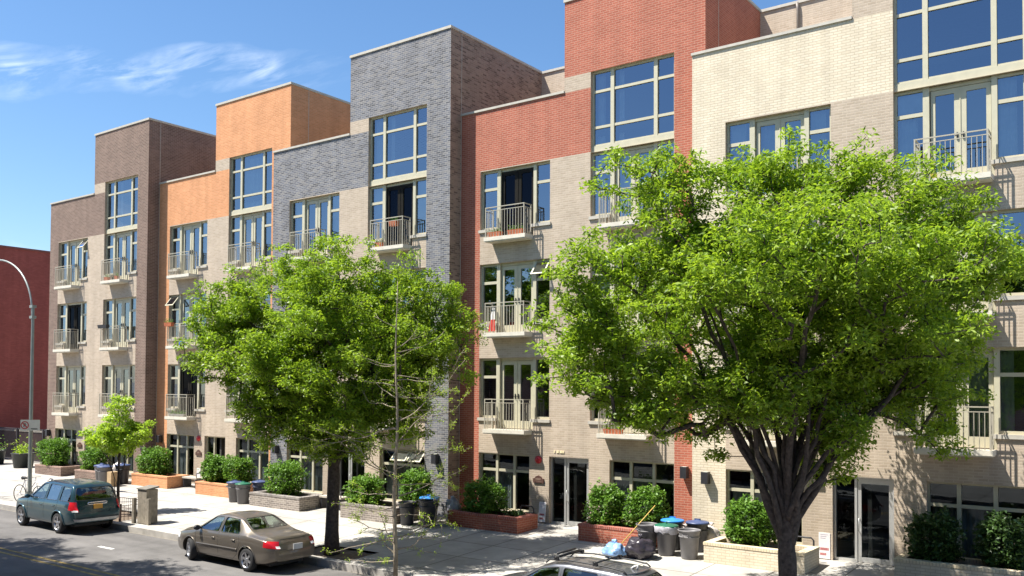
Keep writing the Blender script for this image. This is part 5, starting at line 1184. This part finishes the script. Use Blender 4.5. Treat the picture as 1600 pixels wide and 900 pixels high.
# handrails by the planters
for x, y, lb in ((-7.15, -.6, 'short black hooped handrail behind the right end of the cream planter'), (-15.75, -.2, 'short black hooped handrail behind the dark red planter')):
    h_ = empty('handrail', (x, y, gz(y)), lb, 'handrail'); v = MB(); v.tube([(-.3, 0, .0), (-.3, 0, .56), (-.25, 0, .62), (.12, 0, .62), (.18, 0, .56), (.18, 0, 0)], .022, 8); v.build('rail', DARKM, h_)
# balcony things
TER = plain('terracotta', (.42, .12, .05), .8, var=.15); 
def trough(k, e, n, x, label, mat, W=.5, z=-2.30, dz=.16, y=-.33, green=True, cat='planter box', nm='flower_box'):
    Y0 = STEP if k in (1, 3) else 0; zt = ZG+FL*n; b_ = empty(nm, (UX[k]+e+x, Y0+y, zt+z), label, cat)
    v = MB(); h = dz; v.add([(-W/2*.92, -.07, 0), (W/2*.92, -.07, 0), (W/2*.92, .07, 0), (-W/2*.92, .07, 0), (-W/2, -.09, h), (W/2, -.09, h), (W/2, .09, h), (-W/2, .09, h)], [(0, 3, 2, 1), (4, 5, 6, 7), (0, 1, 5, 4), (1, 2, 6, 5), (2, 3, 7, 6), (3, 0, 4, 7)]); v.build('pot', mat, b_)
    if green:
        rs = np.random.RandomState(int(W*100+n)); m_ = int(260*W); C = np.stack([rs.uniform(-W/2, W/2, m_), rs.uniform(-.07, .07, m_), h+np.abs(rs.normal(0, .07, m_))], 1); link('plants', quads_mesh('plants', leaves(C, rs, .05, .03, .5, -.1), LEAF_S), b_)
trough(3, A0, 3, .88, 'left terracotta flower box on the upper balcony of the red front', TER, .52); trough(3, A0, 3, 1.72, 'right terracotta flower box on the upper balcony of the red front', TER, .6)
trough(2, E0, 3, .92, 'left terracotta pot on the upper balcony of the grey tower', TER, .28, green=True); trough(2, E0, 3, 1.6, 'small terracotta box hung high on the grey tower balcony rail', TER, .34, z=-1.62)
trough(0, E0, 2, .98, 'long black planter box hung on a brown tower balcony', TRIM, .75, z=-1.42, y=-.52, green=False)
trough(0, E0, 3, .9, 'terracotta pot, left one, on the top balcony of the brown tower', TER, .3); trough(0, E0, 3, 1.75, 'terracotta pot, right one, on the top balcony of the brown tower', TER, .22)
trough(1, A0, 2, .85, 'reddish flower box hung on an orange front balcony beside an open sash', TER, .55, z=-1.45, y=-.52)
trough(1, A0, 2, 1.55, 'bright blue pot on the orange front balcony', plain('blue_glaze', (.03, .12, .6), .35), .22, dz=.2, green=False)
trough(1, A0, 1, 1.3, 'leafy pots along the lowest balcony of the orange front', plain('grey_pot', (.3, .28, .25), .8), 1.1, dz=.12)
trough(3, E0, 1, 1.0, 'row of small pots on the lowest balcony beside the red pier', TER, .6, dz=.14); trough(4, E0, 3, .95, 'small yellow flowered pot on the top right balcony', plain('yellow_pot', (.6, .5, .06), .6), .12, dz=.12)
tw = empty('towel', (UX[3]+A0+.86, STEP-.36, ZG+FL*2-1.45), 'red and white towel hanging on a middle balcony of the red front', 'towel')
for a, b_, mt, nm in ((0, .42, plain('towel_white', (.75, .72, .68), .9), 'white_half'), (.42, .80, plain('towel_red', (.60, .05, .035), .9), 'red_half')):
    v = MB(); vs = []
    for j in range(9):
        z = -(a+(b_-a)*j/8)
        for i in range(9): x = (-.5+i/8)*(.10+.22*-z); vs.append((x-.10*-z, .02*math.sin(i*1.6)*(-z), z))
    v.add(vs, [(j*9+i, j*9+i+1, (j+1)*9+i+1, (j+1)*9+i) for j in range(8) for i in range(8)], 0, True); v.build(nm, mt, tw)
# yard planters at the far left
for i, (x, y, s, lb) in enumerate(((-50.6, -.3, .55, 'big black tub at the left edge before the metal fence'), (-47.6, -.2, .55, 'big dark green tub with yellow-green sprigs before the fence'))):
    t_ = empty('plant_tub', (x, y, gz(0)-.02), lb, 'tub'); v = MB(); v.lathe([(.001, 0), (s*.8, 0), (s, .70), (s*1.06, .71), (s*1.06, .76), (s*.95, .76), (s*.9, .66), (.001, .64)], n=24); v.build('tub', plain('tub_dark%s' % ('' if i else '_green'), (.018, .022, .02), .5), t_)
    rs = np.random.RandomState(i+40); C = np.stack([rs.normal(0, s*.4, 240), rs.normal(0, s*.4, 240), 0.7+np.abs(rs.normal(0, .28, 240))], 1); link('foliage', quads_mesh('foliage', leaves(C, rs, .14, .06, .4, -.3), LEAF_Y if i else LEAF_S), t_)
# the row across the street (outside the picture; it shades nothing but shows in the panes)
OPP = brick('opposite_brick', [(.16, .08, .06), (.2, .1, .08), (.24, .13, .1)], (.3, .26, .22))
for i, (x, wd, h) in enumerate(((-58, 24, 9.5), (-33, 22, 11), (-10.5, 18, 10), (8, 30, 11.5))):
    b_ = empty('apartment_building', (x, -26.2, -.13), ['low brick building across the street, farthest up the street', 'tall brick building across the street opposite the orange front', 'brick building across the street opposite the red front', 'tallest brick building across the street, opposite the cream front'][i], 'building', 'buildings across the street')
    v = MB(); v.box(0, wd-.6, -10, 0, 0, h); v.build('wall', OPP, b_); v = MB(); v.box(-.1, wd-.5, -.3, .15, h+.002, h+.3); v.build('coping', COPE, b_)
    for q in range(int(wd/2.6)):
        for n in range(3):
            v = MB(); v.box(1+q*2.6, 2.2+q*2.6, .003, .05, 1.2+n*3.1, 3.0+n*3.1); v.build('window', GLASS if False else plain('dark_pane', (.03, .035, .04), .15), b_)
